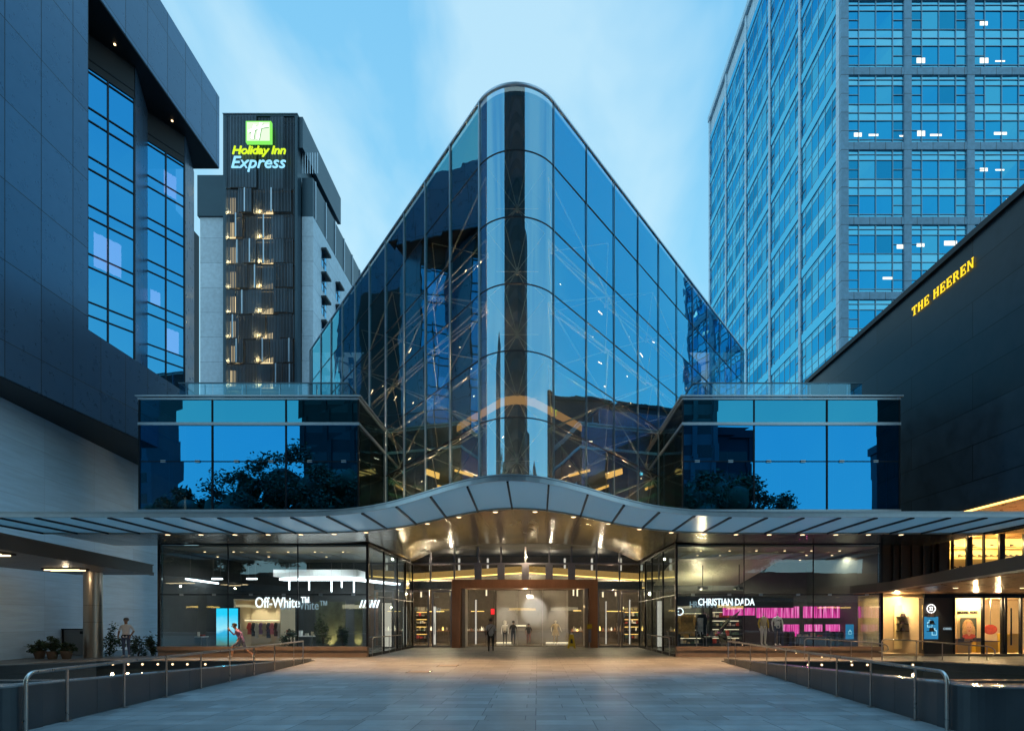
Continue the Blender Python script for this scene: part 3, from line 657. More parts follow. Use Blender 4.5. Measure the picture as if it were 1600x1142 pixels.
# uplit dark panels on the right half of the shop
for px, w_ in ((516,46),(560,12)):
    a = P(px-w_/2,960,26.6); b = P(px+w_/2,1010,26.6)
    t = thing('display_screen', '%s dark textured panel washed by a golden uplight in the left shop' % ('wide' if w_ > 20 else 'narrow'), 'display panel', ((a.x+b.x)/2, 26.6, .12))
    m = MB(); m.box(a.x, b.x, 26.6, 26.7, .12, 2.55, 'green_wall'); m.build('panel', t)
    x = (a.x+b.x)/2; m = MB(); m.cyl(x, 26.3, .12, .2, .08, 'dark_frame', 12); m.build('uplight', t)
    spot((x,26.32,.24), 130 if w_ > 20 else 60, (1,.74,.32), R(85), tgt=(x,26.62,1.6), parent=t)
# mannequin legs/figures etc. follow in the people section

# lettering
def sign(name, label, s, px0, px1, py0, py1, Y, m, **k):
    a = P(px0, py1, Y); b = P(px1, py0, Y); t = thing(name, label, 'sign', tuple(a))
    text('lettering', s, b.x-a.x, b.z-a.z, m, t, a, (1,0,0), (0,0,1), **k); return t
emis('e_sign', (.85,.94,1), 1.9); emis('e_sign_dim', (.30,.42,.48), .8); emis('e_signb', (.3,.45,.9), .6)
t = sign('shop_sign', 'bright white lettering hanging across the left shop window', 'Off-White™', 399, 483, 932, 949, 24.75, 'e_sign', bold=.006, depth=.03)
t = sign('shop_sign', 'dim copy standing in for the reflection of the bright white lettering', 'Off-White™', 437, 511, 938, 952, 26.4, 'e_sign_dim', bold=0, depth=.03)  # second lettering imitates the sign's reflection in the glass
# striped emblem on the return glass
t = thing('striped_emblem', 'slanting white glowing stripes on the side glass of the left shop', 'emblem', (XA[3]-.3, 25.2, 2.2))
for i in range(6):
    m = MB(); x = P(561+i*5.2, 0, 25.2).x; m.add([(x,25.2,P(0,949,25.2).z),(x+.075,25.2,P(0,949,25.2).z),(x+.19,25.2,P(0,937,25.2).z),(x+.115,25.2,P(0,937,25.2).z)]+[(x,25.23,P(0,949,25.2).z),(x+.075,25.23,P(0,949,25.2).z),(x+.19,25.23,P(0,937,25.2).z),(x+.115,25.23,P(0,937,25.2).z)],
        [(0,1,2,3),(7,6,5,4),(0,4,5,1),(1,5,6,2),(2,6,7,3),(3,7,4,0)], 'e_sign'); m.build('stripe', t)
for px_, py_, pw_ in ((-10.6,26.2,45),(-13.4,27,30),(-9.4,28.5,70),(-15.3,26.5,12)): spot((px_,py_,4.88), pw_*4.5, (.88,.95,1), R(150), tgt=(px_,py_,0), r=.05)  # added fill lamps for the left shop, without fittings

# ---- right shop interior
emis('e_pink', (1,.05,.42), 1.3)
m = bpy.data.materials.new('led_curtain'); m.use_nodes = True; t_ = m.node_tree; t_.nodes.clear()
e1 = t_.nodes.new('ShaderNodeEmission'); rp = t_.nodes.new('ShaderNodeValToRGB'); tcn = t_.nodes.new('ShaderNodeTexCoord'); mpn = t_.nodes.new('ShaderNodeMapping'); mpn.inputs['Scale'].default_value = (1,1,.04); nn_ = t_.nodes.new('ShaderNodeTexNoise'); nn_.inputs['Scale'].default_value = 16; nn_.inputs['Detail'].default_value = 3
t_.links.new(tcn.outputs['Object'], mpn.inputs[0]); t_.links.new(mpn.outputs[0], nn_.inputs[0]); t_.links.new(nn_.outputs[0], rp.inputs[0]); t_.links.new(rp.outputs[0], e1.inputs[0])
rp.color_ramp.elements[0].position = .36; rp.color_ramp.elements[0].color = (.12,.004,.05,1); rp.color_ramp.elements[1].position = .68; rp.color_ramp.elements[1].color = (1,.42,.72,1)
q = rp.color_ramp.elements.new(.5); q.color = (.95,.06,.42,1); e1.inputs[1].default_value = 1.0; oo = t_.nodes.new('ShaderNodeOutputMaterial'); t_.links.new(e1.outputs[0], oo.inputs[0]); MATS['led_curtain'] = m
Y = 27.5
t = thing('led_curtain', 'glowing magenta curtain of light strips along the back of the right shop', 'light curtain', tuple(P(1265,965,Y)))
for a0, b0, c0, d0 in ((1183,1249,947,965),(1256,1345,947,965),(1130,1180,948,961)):
    a = P(a0,c0,Y); b = P(b0,d0,Y); m = MB(); m.box(a.x, b.x, Y, Y+.08, b.z, a.z, 'led_curtain'); m.build('upper_strip', t)
for a0, b0, c0, d0 in ((1224,1249,975,994),(1258,1285,975,986),(1291,1319,975,993)):
    a = P(a0,c0,Y); b = P(b0,d0,Y); m = MB(); m.box(a.x, b.x, Y, Y+.08, b.z, a.z, 'led_curtain'); m.build('lower_strip', t)
point(tuple(P(1260,955,26.9)), 14, (1,.1,.5), .04, parent=t); point(tuple(P(1215,945,26.6)), 16, (1,.2,.55), .04, parent=t)
a = P(1060,930,25.1); b = P(1380,946,25.1)
t = thing('bulkhead', 'dark horizontal bulkhead carrying the lettering in the right shop', 'bulkhead', tuple(P(1200,938,26)))
m = MB(); m.box(XB[0]+.2, P(1240,0,26).x, 26, 26.2, P(0,949,26).z, P(0,931,26).z, 'black_wall'); m.build('board', t)
t = sign('shop_sign', 'bright white capital lettering hanging in the right shop window', 'CHRISTIAN DADA', 1091, 1179, 934.5, 945.5, 24.75, 'e_sign', bold=.012, depth=.03)
t = sign('shop_sign', 'faint grey partial copy of the capital lettering behind the bright one in the right shop', 'HRISTIAN DADA', 1078, 1150, 939, 948.5, 25.8, 'e_sign_dim', bold=.01, depth=.03)  # dim second copy of the lettering, first letter missing
t = thing('ring_emblem', 'small open blue-white ring emblem at the left end of the right shop', 'emblem', tuple(P(1061,955,24.9)))
c = P(1062,955,24.9); m = MB(); m.tube([(c.x+.16*math.cos(R(a)), 24.9, c.z+.16*math.sin(R(a))) for a in range(-160,181,20)]+[(c.x-.16+.12,24.9,c.z)], .022, 'e_sign', 6); m.build('ring', t)
# spots in ceiling
k = 0
for Y, pxs in ((25.6,(1095,1140,1182,1226,1268,1312)),(27.4,(1090,1125,1158,1190,1225,1260,1300,1335)),(29.5,(1075,1100,1130,1155,1180,1215,1250,1285,1320))):
    for px in pxs:
        x = X_(px, Y); Z = 4.93
        if k == 0:
            cs = thing('ceiling_spot', 'tiny recessed spotlight in the ceiling of the right shop', 'ceiling spot', (x,Y,Z), 'spots in the right shop ceiling')
            m = MB(); m.cyl(x,Y,Z-.02,Z,.07,'steel',12); m.build('trim', cs); m = MB(); m.cyl(x,Y,Z-.035,Z-.02,.05,'e_warm',12); m.build('lens', cs)
        else: dup(cs, (x,Y,Z))
        k += 1
mat('ceiling_pale', (.42,.42,.36), .45)
t = thing('ceiling_raft', 'pale olive suspended ceiling raft in the right shop', 'ceiling raft', (XB[0]+3.0,28,4.4))
m = MB(); m.add([(XB[0]+.3,26,4.55),(XB[0]+6.0,26,4.85),(XB[0]+5.0,30.5,3.6),(XB[0]+.3,30.5,3.6)]+[(XB[0]+.3,26,4.6),(XB[0]+6.0,26,4.9),(XB[0]+5.0,30.5,3.65),(XB[0]+.3,30.5,3.65)], [(0,3,2,1),(4,5,6,7),(0,1,5,4),(1,2,6,5),(2,3,7,6),(3,0,4,7)], 'ceiling_pale'); m.build('raft', t)
for i, (px, py) in enumerate(((1098,905),(1155,905))):
    c = P(px,py+14,27.0); t = thing('projector', 'small dark projector hanging from the %s of the right shop ceiling' % ('left end' if i == 0 else 'centre'), 'projector', tuple(c))
    m = MB(); m.box(c.x-.22, c.x+.22, 26.85, 27.15, c.z-.06, c.z+.08, 'dark_frame'); m.build('body', t); m = MB(); m.cyl(c.x, 27, c.z+.08, 4.4, .02, 'dark_frame', 6); m.build('pole', t); m = MB(); m.tube([(c.x-.1,26.85,c.z),(c.x-.1,26.8,c.z)], .05, 'steel', 10); m.build('lens', t)
for px_, py_, pw_ in ((X_(1100,26.5),26.5,140),(X_(1190,27),27,90),(X_(1310,27),27,60),(X_(1130,29),29,120)): spot((px_,py_,4.88), pw_*4.5, (1,.86,.56), R(155), tgt=(px_,py_,0), r=.05)  # added fill lamps for the right shop, without fittings
point(tuple(P(1095,925,28.5)), 150, (1,.86,.5), .04)
# clothes racks
for i, (px0, px1, col, lab) in enumerate(((1059,1088,(.62,.36,.10),'mustard'),(1089,1104,(.03,.035,.03),'black and white'))):
    a, b = P(px0,0,25.6), P(px1,0,25.6)
    t = thing('clothes_rack', 'metal rack of %s coats in the left corner of the right shop' % lab, 'clothes rack', ((a.x+b.x)/2,25.6,.47))
    m = MB(); z = 1.95; m.tube([(a.x,25.6,.13),(a.x,25.6,z),(b.x,25.6,z),(b.x,25.6,.13)], .016, 'steel', 6); m.build('frame', t)
    mt = mat('coat_%d' % i, col, .9, var=.3, vscale=8)
    for j in range(5):
        x = a.x+.1+j*(b.x-a.x-.2)/4.5; m = MB(); h_ = .95+.1*((j*7)%3)
        m.prism_y([(x-.09,z-h_),(x-.07,z-.3),(x-.13,z-.55),(x-.12,z-.2),(x-.02,z-.03),(x+.02,z-.03),(x+.12,z-.2),(x+.13,z-.55),(x+.07,z-.3),(x+.09,z-h_)], 25.5, 25.7, mt.name); m.build('coat', t)
        if i == 1: m = MB(); m.box(x-.1,x-.07,25.485,25.497,z-h_+.1,z-.2,'paper'); m.build('white_stripe', t)
# tilted mirror sculpture
mat('mirror_panel', (.5,.52,.45), .12, 1.)
t = thing('mirror_sculpture', 'tilted angular metal sheets forming a large sculpture in the right shop', 'sculpture', tuple(P(1145,1008,25.8)))
def facet(pts, Y): 
    m = MB(); v = [P(x,y,Y+.25*i) for i, (x,y) in enumerate(pts)]; n = len(v); m.add(v+[p+Vector((0,.03,0)) for p in v], [tuple(range(n)), tuple(range(2*n-1,n-1,-1))]+[((i+1)%n,i,n+i,n+(i+1)%n) for i in range(n)], 'mirror_panel'); m.build('sheet', t)
facet([(1136,969),(1157,953),(1150,964)],25.6); facet([(1120,988),(1126,991),(1142,967),(1136,966)],25.7); facet([(1121,990),(1134,989),(1141,1006),(1128,1009)],25.6); facet([(1092,962),(1100,957),(1109,964),(1106,972)],25.9)
# blue bottle poster
emis('e_poster', (.03,.22,.42), .9); emis('e_poster_lt', (.35,.75,.9), 1.0)
def perf(px0, px1, py0, py1, Y, label, n=1):
    a, b = P(px0,py1,Y), P(px1,py0,Y); t = thing('lit_poster', label, 'poster', tuple(a)); m = MB(); m.box(a.x, b.x, Y, Y+.05, a.z, b.z, 'e_poster'); m.build('panel', t)
    W, H = b.x-a.x, b.z-a.z
    for i in range(n):
        cx_ = a.x+W*(.36+.34*i if n > 1 else .5); cz = a.z+H*(.66-.36*i if n > 1 else .45); s_ = .19 if n > 1 else .2
        m = MB(); m.box(cx_-W*s_, cx_+W*s_, Y-.01, Y-.004, cz-H*.13, cz+H*.10, 'e_poster_lt'); m.box(cx_-W*(s_-.05), cx_+W*(s_-.05), Y-.016, Y-.011, cz-H*.10, cz+H*.06, 'e_poster'); m.box(cx_-W*.07, cx_+W*.07, Y-.01, Y-.004, cz+H*.11, cz+H*.19, 'e_poster_lt'); m.build('bottle_picture', t)
perf(1322, 1334, 975, 998, 25.4, 'small backlit blue poster of a bottle at the right end of the right shop')

# ================================================================ ENTRANCE FRONT
DY = 33.2
glass('door_glass', (.7,.75,.78), (.82,.85,.84), .14, .8, wave=.001, wscale=.8, power=3.)
mat('door_frame', (.30,.29,.33), .3, .7, var=.1)
t = thing('glass_entrance', 'clerestory and side doors of grey framed glass across the deep entrance', 'entrance', (AX, DY, 0)); EF = t
def dx(px): return X_(px, DY)
def dz(py): return Z_(py, DY)
# clerestory
cl = [(640,673),(673,710),(710,747),(747,783),(783,821),(821,858),(858,893),(893,932),(932,968),(968,1003)]
for a, b in cl:
    for z0, z1 in ((dz(907),dz(882)),(dz(879),dz(850)+.05)):
        m = MB(); m.quad((dx(a)+.04,DY,z0),(dx(b)-.04,DY,z0),(dx(b)-.04,DY,z1),(dx(a)+.04,DY,z1),'door_glass'); m.build('clerestory_pane', t)
for i, x in enumerate([c[0] for c in cl]+[1003]):
    w_ = .22 if 3 <= i <= 7 else .05
    m = MB(); m.box(dx(x)-w_, dx(x)+w_, DY-.05, DY+.06, dz(908), dz(882), 'door_frame'); m.box(dx(x)-.05, dx(x)+.05, DY-.05, DY+.06, dz(882), 6.2, 'door_frame'); m.build('mullion', t)
m = MB(); m.box(dx(640), dx(1003), DY-.07, DY-.055, dz(882), dz(879), 'door_frame'); m.box(dx(640), dx(1003), DY-.045, DY+.05, dz(882), dz(879), 'door_frame'); m.build('transom', t)
m = MB(); m.box(dx(640), dx(706), DY-.07, DY+.08, dz(921), dz(908), 'soffit_metal'); m.build('header', t); m = MB(); m.box(dx(934), dx(1003), DY-.07, DY+.08, dz(921), dz(908), 'soffit_metal'); m.build('header', t)
# side doors
for a, b in ((639,671),(675,706),(934,968),(970,1003)):
    x0, x1 = dx(a), dx(b); z1 = dz(922)
    m = MB(); f = .09
    m.box(x0, x0+f, DY-.05, DY+.05, 0.01, z1, 'door_frame'); m.box(x1-f, x1, DY-.05, DY+.05, 0.01, z1, 'door_frame'); m.box(x0+f, x1-f, DY-.05, DY+.05, z1-f, z1, 'door_frame'); m.box(x0+f, x1-f, DY-.05, DY+.05, .01, .12, 'door_frame')
    d = m.build('door', t); m = MB(); m.quad((x0+f,DY,.12),(x1-f,DY,.12),(x1-f,DY,z1-f),(x0+f,DY,z1-f),'door_glass'); m.build('pane', d)
    m = MB(); hx = x1-f-.08 if a in (639,934) else x0+f+.08; m.tube([(hx,DY-.09,.8),(hx,DY-.09,1.5)], .018, 'steel', 8); m.build('handle', d)
# brown portal
pt = thing('entrance_portal', 'broad rust brown metal portal framing the central glass doors', 'portal', (AX, 32.6, 0))
Y0 = 32.7; x0, x1 = X_(706,Y0), X_(934,Y0); zt = Z_(905,Y0); i0, i1 = X_(719,Y0), X_(921,Y0); zi = Z_(918.5,Y0)
m = MB(); m.box(x0, i0, Y0, 34.3, 0, zi, 'bronze'); m.build('jamb', pt); m = MB(); m.box(i1, x1, Y0, 34.3, 0, zi, 'bronze'); m.build('jamb', pt); m = MB(); m.box(x0, x1, Y0, 34.3, zi, zt, 'bronze'); m.build('head', pt)
for xx in (i0+.06, i1-.26):
    m = MB()
    m.box(xx, xx+.2, 33.0, 34.2, .0, zi-.01, 'gutter'); m.build('lining', pt)
YD = 34.0
gd = [X_(p, YD) for p in (731,773,808,848,886,913)]
for a, b in zip(gd[:-1], gd[1:]):
    m = MB(); m.quad((a+.01,YD,.03),(b-.01,YD,.03),(b-.01,YD,zi-.02),(a+.01,YD,zi-.02),'door_glass'); m.build('glass_door', pt)
for x in gd[1:-1:1]:
    m = MB(); m.box(x-.012, x+.012, YD-.02, YD+.02, .02, zi-.01, 'steel'); m.build('stile', pt)
m = MB(); m.box(gd[0], gd[-1], YD-.03, YD+.03, 0.0, .05, 'steel'); m.build('threshold', pt)

# ---- lobby behind
mat('lobby_wall', (.10,.08,.06), .4, var=.2); mat('lobby_floor', (.18,.15,.12), .2, var=.15); mat('grey_plaster', (.24,.225,.21), .6, var=.12, vscale=1.5)
lb = thing('lobby', 'dim mall lobby with gold lit ceiling coves seen through the doors', 'lobby', (AX, 39, 0))
m = MB(); m.box(-16, 14, 45, 45.2, 0, 6.4, 'lobby_wall'); m.build('back_wall', lb); m = MB(); m.box(-16.2,-16,33.4,45,0,6.4,'lobby_wall'); m.build('side_wall', lb); m = MB(); m.box(14,14.2,33.4,45,0,6.4,'lobby_wall'); m.build('side_wall', lb)
m = MB(); m.box(-16, 14, 34.4, 45, .002, .02, 'lobby_floor'); m.build('floor', lb)
m = MB(); m.box(-16, 14, 33.35, 45, 6.32, 6.4, 'lobby_wall'); m.build('ceiling', lb)
m = MB(); cz = 3.95; pk = cz+.75
m.prism_y([(-12,cz),(AX,pk),(10.5,cz),(10.5,cz+.12),(AX,pk+.12),(-12,cz+.12)], 35.5, 42.5, 'grey_plaster'); m.build('peaked_ceiling', lb)
m = MB()
for x in (-9,-7.1,-5.2,-3.3,1.8,3.6,5.5,7.4): m.box(x-.06, x+.06, 36.0, 36.12, 4.95, 5.75, 'e_soft')
m.build('upper_lamp', lb)
for y in (35.42,):
    m = MB(); m.prism_y([(-12,cz+.02),(AX,pk+.02),(10.5,cz+.02),(10.5,cz+.09),(AX,pk+.09),(-12,cz+.09)], y, y+.06, 'e_gold'); m.build('cove_light', lb)
emis('e_amber', (1,.58,.16), .38); m = MB(); m.prism_y([(-12,cz+.12),(AX,pk+.12),(10.5,cz+.12),(10.5,cz+.5),(AX,pk+.5),(-12,cz+.5)], 35.44, 35.49, 'e_amber'); m.build('cove_wash', lb)  # dim glowing strip imitates the cove's light washing upwards
m = MB(); m.prism_y([(-12,cz-.25),(AX,pk-.28),(10.5,cz-.25),(10.5,cz-.20),(AX,pk-.22),(-12,cz-.20)], 38.0, 38.06, 'e_gold'); m.build('cove_light', lb)
a, b = X_(776,38.5), X_(888,38.5)
t = thing('feature_wall', 'curved grey plaster feature wall with a round pool of light in the lobby', 'feature wall', ((a+b)/2, 38.5, 0))
m = MB(); m.box(a, b, 38.5, 38.7, 0.02, 3.75, 'grey_plaster'); m.build('plaster', t)
c = P(832,953,38.4); spot((c.x, 36.2, 3.7), 620, (1,.93,.82), R(42), tgt=(c.x+.1,38.5,c.z+.1), blend=.45, r=.05, parent=t)
m = MB(); m.box(X_(824,36.3), X_(833,36.3), 36.2, 36.4, 3.1, 3.35, 'pale_metal'); m.box(X_(828,36.3), X_(829,36.3), 36.29, 36.31, 3.35, 4.5, 'dark_frame'); m.build('hanging_fixture', t)
m = MB(); m.box(X_(805,38.4), X_(822,38.4), 38.42, 38.47, Z_(978,38.4), Z_(976,38.4), 'e_cream'); m.build('slot_light', t)
m = MB(); m.box(a, X_(800,38.2), 38.2, 38.3, .05, .12, 'e_cream'); m.box(X_(853,38.2), b, 38.2, 38.3, .05, .12, 'e_cream'); m.build('floor_light', t)
for f in (.12,.85): spot((a+(b-a)*f, 37.2, 3.6), 260, (1,.9,.75), R(60), tgt=(a+(b-a)*f,38.4,1), parent=t)
# light columns / tubes in the lobby
def lcol(px, Y, z0, z1, w_, label, mt='e_white'):
    x = X_(px, Y); t = thing('light_column', label, 'light column', (x,Y,z0)); m = MB(); m.box(x-w_/2, x+w_/2, Y, Y+.05, z0, z1, mt); m.build('diffuser', t); m = MB(); m.box(x-w_/2-.03, x+w_/2+.03, Y+.055, Y+.1, z0, z1+.04, 'dark_frame'); m.build('backing', t)

lcol(743.5,35.5,.1,3.0,.09,'thin full height white light column left of the glass doors','e_soft')
lcol(678,35.0,.1,2.55,.22,'wide white light column behind the left side doors','e_soft')
lcol(947,35.5,.1,2.9,.06,'thin white light column behind the right side doors','e_soft')
lcol(984,35.5,.1,3.0,.07,'cool light column behind the rightmost door','e_soft')
for px in (760,896,902,658,704,942,962): 
    Y = 36.5; x = X_(px, Y)
    if px == 760:
        pen2 = thing('pendant_tube', 'short glowing tube pendant hanging in the lobby', 'pendant lamp', (x,Y,3.3), 'tube pendants in the lobby'); m = MB(); m.cyl(x,Y,3.3,3.75,.05,'e_cream',8); m.build('tube', pen2); m = MB(); m.cyl(x,Y,3.75,4.6,.006,'steel',5); m.build('wire', pen2)
    else: dup(pen2, (x,Y,3.3+rnd.uniform(-.1,.1)))
# small lit stalls
def stall(px0, px1, Y, label, sg, n):
    a, b = X_(px0,Y), X_(px1,Y); t = thing('display_table', label, 'display table', ((a+b)/2,Y,0)); m = MB(); m.box(a,b,Y,Y+.6,.02,.85,'lobby_wall'); m.box(a-.03,b+.03,Y-.03,Y+.63,.85,.89,'bronze'); m.build('counter', t)
    for i in range(n):
        x = a+(b-a)*(i+.5)/n; m = MB(); h_ = rnd.uniform(.12,.4); mt = rnd.choice(['e_cream','e_gold','paper','warm_cream','gutter','bronze']); m.lathe(x, Y+rnd.uniform(.15,.45), [(.05,.89),(.07,.89+h_*.5),(.03,.89+h_*.8),(.04,.89+h_)], mt, 8); m.build('goods', t)
    m = MB(); m.box(a+(b-a)*.2,b-(b-a)*.15,Y+.62,Y+.66,2.32,2.36,'e_gold'); m.build('strip_light', t); point(((a+b)/2,Y-.2,2.6), 35, (1,.7,.35), .04, parent=t)
stall(728,760,40,'lit counter of small goods left inside the doors','e_gold',10); stall(893,912,38,'golden counter with stacked goods right inside the doors','e_gold',7); stall(936,1000,40,'long counter with bright goods behind the right side doors','e_gold',14); stall(645,700,41,'counter with small lamps behind the left side doors','e_gold',9)
emis('e_red', (1,.03,.03), 1.5)
c = P(770,955,39); t = thing('red_sign', 'small glowing red sign left of the feature wall', 'sign', tuple(c)); m = MB(); m.box(c.x-.14,c.x+.14,39,39.05,c.z-.2,c.z+.2,'e_red'); m.build('face', t); m = MB(); m.box(c.x-.17,c.x+.17,39.055,39.1,c.z-.23,c.z+.23,'dark_frame'); m.build('case', t)
for x, y, p in ((AX,35.5,280),(-6.5,36,340),(5,36,340),(AX,41,260),(-9,38,260),(8,38,260)): point((x,y,3.4), p, (1,.78,.5), .05, parent=lb)
for x in (-8.6,-5.6,-2.4,.8,4.0,7.0): point((x,36,5.7), 60, (1,.82,.58), .04, parent=lb)
spot((AX,30.2,5.9), 150, (1,.75,.48), R(120), tgt=(AX,32.7,3.2), r=.06, parent=pt)  # lamp added to brighten the portal, no fitting there
# ================================================================ LEFT BUILDING (dark cladding over pale stone)
K = 1.165
def zk(z): return 1.6+(z-1.6)*K
brickmat('clad_panel', (.11,.185,.28), (.010,.013,.017), 1.50, 3.03, rough=.28, ms=.016, var=.10, offset=0, axis='YZ', metal=.55, noise=.05, bump=.3, rv=.03)
brickmat('clad_panel_x', (.11,.185,.28), (.008,.010,.013), 1.50, 3.03, rough=.28, ms=.016, var=.10, offset=0, axis='XZ', metal=.55, noise=.05, bump=.3, rv=.03)
brickmat('pale_stone', (.66,.80,.93), (.50,.60,.70), 3.4, 1.15, rough=.55, ms=.008, var=.06, offset=0, axis='YZ', noise=.1, bump=.15)
t_ = MATS['pale_stone'].node_tree   # horizontal bedding of the stone
nt_ = [n for n in t_.nodes if n.type == 'TEX_NOISE'][0]; mpn = t_.nodes.new('ShaderNodeMapping'); mpn.inputs['Scale'].default_value = (.25,.25,3.2)
tcn = [n for n in t_.nodes if n.type == 'TEX_COORD'][0]; t_.links.new(tcn.outputs['Object'], mpn.inputs[0]); t_.links.new(mpn.outputs[0], nt_.inputs[0])
glass('hotel_glass', (.07,.46,.82), (.3,.4,.5), .74, .95, wave=.004, wscale=.5)
XO = -17.2*K; XB_ = XO-9
lb_ = thing('clad_building', 'dark panel clad building overhanging a pale stone base, with tall saw tooth window bays', 'building', (XO-4, 24*K, 0))
z0, z1 = zk(9.45), zk(12.75); zt0, zt1 = zk(26.05), zk(29.8)+.1; YE = 29.4*K; Y1 = 20.8*K
m = MB(); m.box(XB_, XO, 17.4, Y1, z0, zt1+8, 'clad_panel')
m.build('cladding', lb_)
m = MB(); m.box(XB_, XO, Y1+.001, YE+9*0+6, z0, z1, 'clad_panel'); m.build('cladding', lb_)
m = MB(); m.box(XB_, XO, Y1+.001, YE, zt0, zt1, 'clad_panel'); m.build('cladding', lb_)
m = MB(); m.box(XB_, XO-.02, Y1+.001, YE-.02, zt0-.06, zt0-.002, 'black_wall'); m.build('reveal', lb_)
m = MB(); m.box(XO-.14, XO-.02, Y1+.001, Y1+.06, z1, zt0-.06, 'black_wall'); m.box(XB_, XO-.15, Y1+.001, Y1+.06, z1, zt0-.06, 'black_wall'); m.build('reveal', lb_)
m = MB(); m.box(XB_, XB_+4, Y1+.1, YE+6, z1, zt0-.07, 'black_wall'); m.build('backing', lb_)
# saw-tooth window bays
tips = [(-17.8*K,24.0*K),(-17.8*K,27.4*K)]; starts = [(-18.64*K-.25,22.74*K-.4),(-18.72*K,26.03*K)]; nxt = [(-18.72*K,26.03*K),(-18.75*K,29.6*K)]
zh = zk(24.6)
for (tx,ty),(sx,sy),(nx,ny) in zip(tips, starts, nxt):
    bayo = None
    dirv = Vector((tx-sx,ty-sy,0)); L = dirv.length; dirv.normalize(); nr = Vector((dirv.y,-dirv.x,0))
    zs = []; zc = zk(1.6+(970-520)*24/850)   # spandrel bottoms
    rows = []; z = z1-.3
    zlines = [zk(1.6+(970-y)*24.0/850) for y in (591.6,572.5,520,500,448.5,429,376,357.5,304,286,233,214,161.5,143)]
    zl = [z1-.5]+[q for q in zlines if q > z1-.4]+[zh]
    zl = sorted(zl)
    m = MB()
    for a, b in zip(zl[:-1], zl[1:]):
        for f0, f1 in ((0,.5),(.5,1)):
            p = Vector((sx,sy,0))+dirv*L*f0; q = Vector((sx,sy,0))+dirv*L*f1; j = [jr.uniform(-.004,.004) for _ in range(4)]
            m.add([p+nr*j[0]+Vector((0,0,a)), q+nr*j[1]+Vector((0,0,a)), q+nr*j[2]+Vector((0,0,b)), p+nr*j[3]+Vector((0,0,b))], [(0,1,2,3)], 'hotel_glass')
    wv = m.build('window', lb_)
    m = MB()
    for a in zl: m.bar(Vector((sx,sy,a))+nr*.03, Vector((tx,ty,a))+nr*.03, .05, .05, 'dark_frame')
    for f in (0,.5,1): p = Vector((sx,sy,0))+dirv*L*f+nr*.03; m.obox(p+Vector((0,0,(zl[0]+zh)/2)), dirv*.03, nr*.03, (0,0,(zh-zl[0])/2), 'dark_frame')
    m.build('frame', wv)
    m = MB(); m.add([Vector((sx,sy,zh))+nr*.02,Vector((tx,ty,zh))+nr*.02,Vector((tx,ty,zt0-.07))+nr*.02,Vector((sx,sy,zt0-.07))+nr*.02], [(0,1,2,3)], 'matt_dark'); m.build('header', lb_)
    m = MB(); d2 = Vector((nx-tx,ny-ty,0)); m.bar(Vector((tx,ty,(z1-.3+zt0)/2)), Vector((nx,ny,(z1-.3+zt0)/2)), .12, zt0-z1+.2, 'clad_panel'); m.build('fin', lb_)
    # curtains just behind the panes
for (f0, f1, za, zb, i) in ((.30,.75,zk(16.6),zk(18.3),0),(.15,.45,zk(10.8),zk(14.1),1),(.6,.9,zk(10.8),zk(14.1),1),(.45,.9,zk(19.5),zk(21),1)):
    pass
emis('e_mauve', (.70,.62,.95), 2.0)
for bi, f0, f1, ya, yb in ((0,.28,.80,421,368),(1,.50,.85,298,262),(1,.15,.42,480,458),(1,.55,.92,545,508)):
    (tx,ty),(sx,sy) = tips[bi], starts[bi]; Ym = (ty+sy)/2; dv = Vector((tx-sx,ty-sy,0)); back = Vector((-dv.y,dv.x,0)).normalized()*.25
    a, b = Vector((sx,sy,0))+dv*f0+back, Vector((sx,sy,0))+dv*f1+back; m = MB(); nseg = 7; za, zb_ = Z_(ya,Ym), Z_(yb,Ym)
    for k in range(nseg):
        p, q = a.lerp(b, k/nseg), a.lerp(b, (k+1)/nseg); w2_ = back*(.25 if k % 2 else 0); w3_ = back*(0 if k % 2 else .25)
        m.quad(p+w2_+Vector((0,0,za)), q+w3_+Vector((0,0,za)), q+w3_+Vector((0,0,zb_)), p+w2_+Vector((0,0,zb_)), 'e_mauve')
    m.build('lit_curtain', lb_)
# small lamp under each ceiling
for (tx,ty),(sx,sy,) in zip(tips, starts):
    x, y = (tx+sx)/2+.5, (ty+sy)/2-.2; m = MB(); m.cyl(x, y, zt0-.10, zt0-.065, .05, 'e_warm', 10); m.build('ceiling_lamp', lb_)
m = MB(); m.box(XB_, XO-.6, YE+.001, YE+6, z1, zt0+2, 'clad_panel_x') if 0 else None
# dark link block at the far end
m = MB(); m.box(-46, -31.6, 34.5, 47.5, 0, 44, 'clad_panel'); m.build('rear_block', lb_)
# pale stone base, set back and slightly splayed
m = MB(); pA, pB, pC = Vector((-18.4*K,12*K,0)), Vector((-20.8*K,32*K,0)), None
pA = Vector((-18.77*K+ .153*K*3.6, 15.4*K, 0))
m.add([(pA.x,pA.y,0),(pB.x,pB.y,0),(pB.x,pB.y,z0-.03),(pA.x,pA.y,z0-.03)]+[(pA.x-2,pA.y,0),(pB.x-2,pB.y,0),(pB.x-2,pB.y,z0-.03),(pA.x-2,pA.y,z0-.03)], [(0,1,2,3),(7,6,5,4),(1,5,6,2),(4,0,3,7),(3,2,6,7)], 'pale_stone'); m.build('stone_base', lb_)
m = MB(); m.box(XB_, XO-.01, 1, YE+6, z0-.02, z0-.001, 'black_wall') if 0 else m.box(XB_, XO-.05, 17.42, YE+5.9, z0-.025, z0-.004, 'black_wall'); m.build('soffit', lb_)

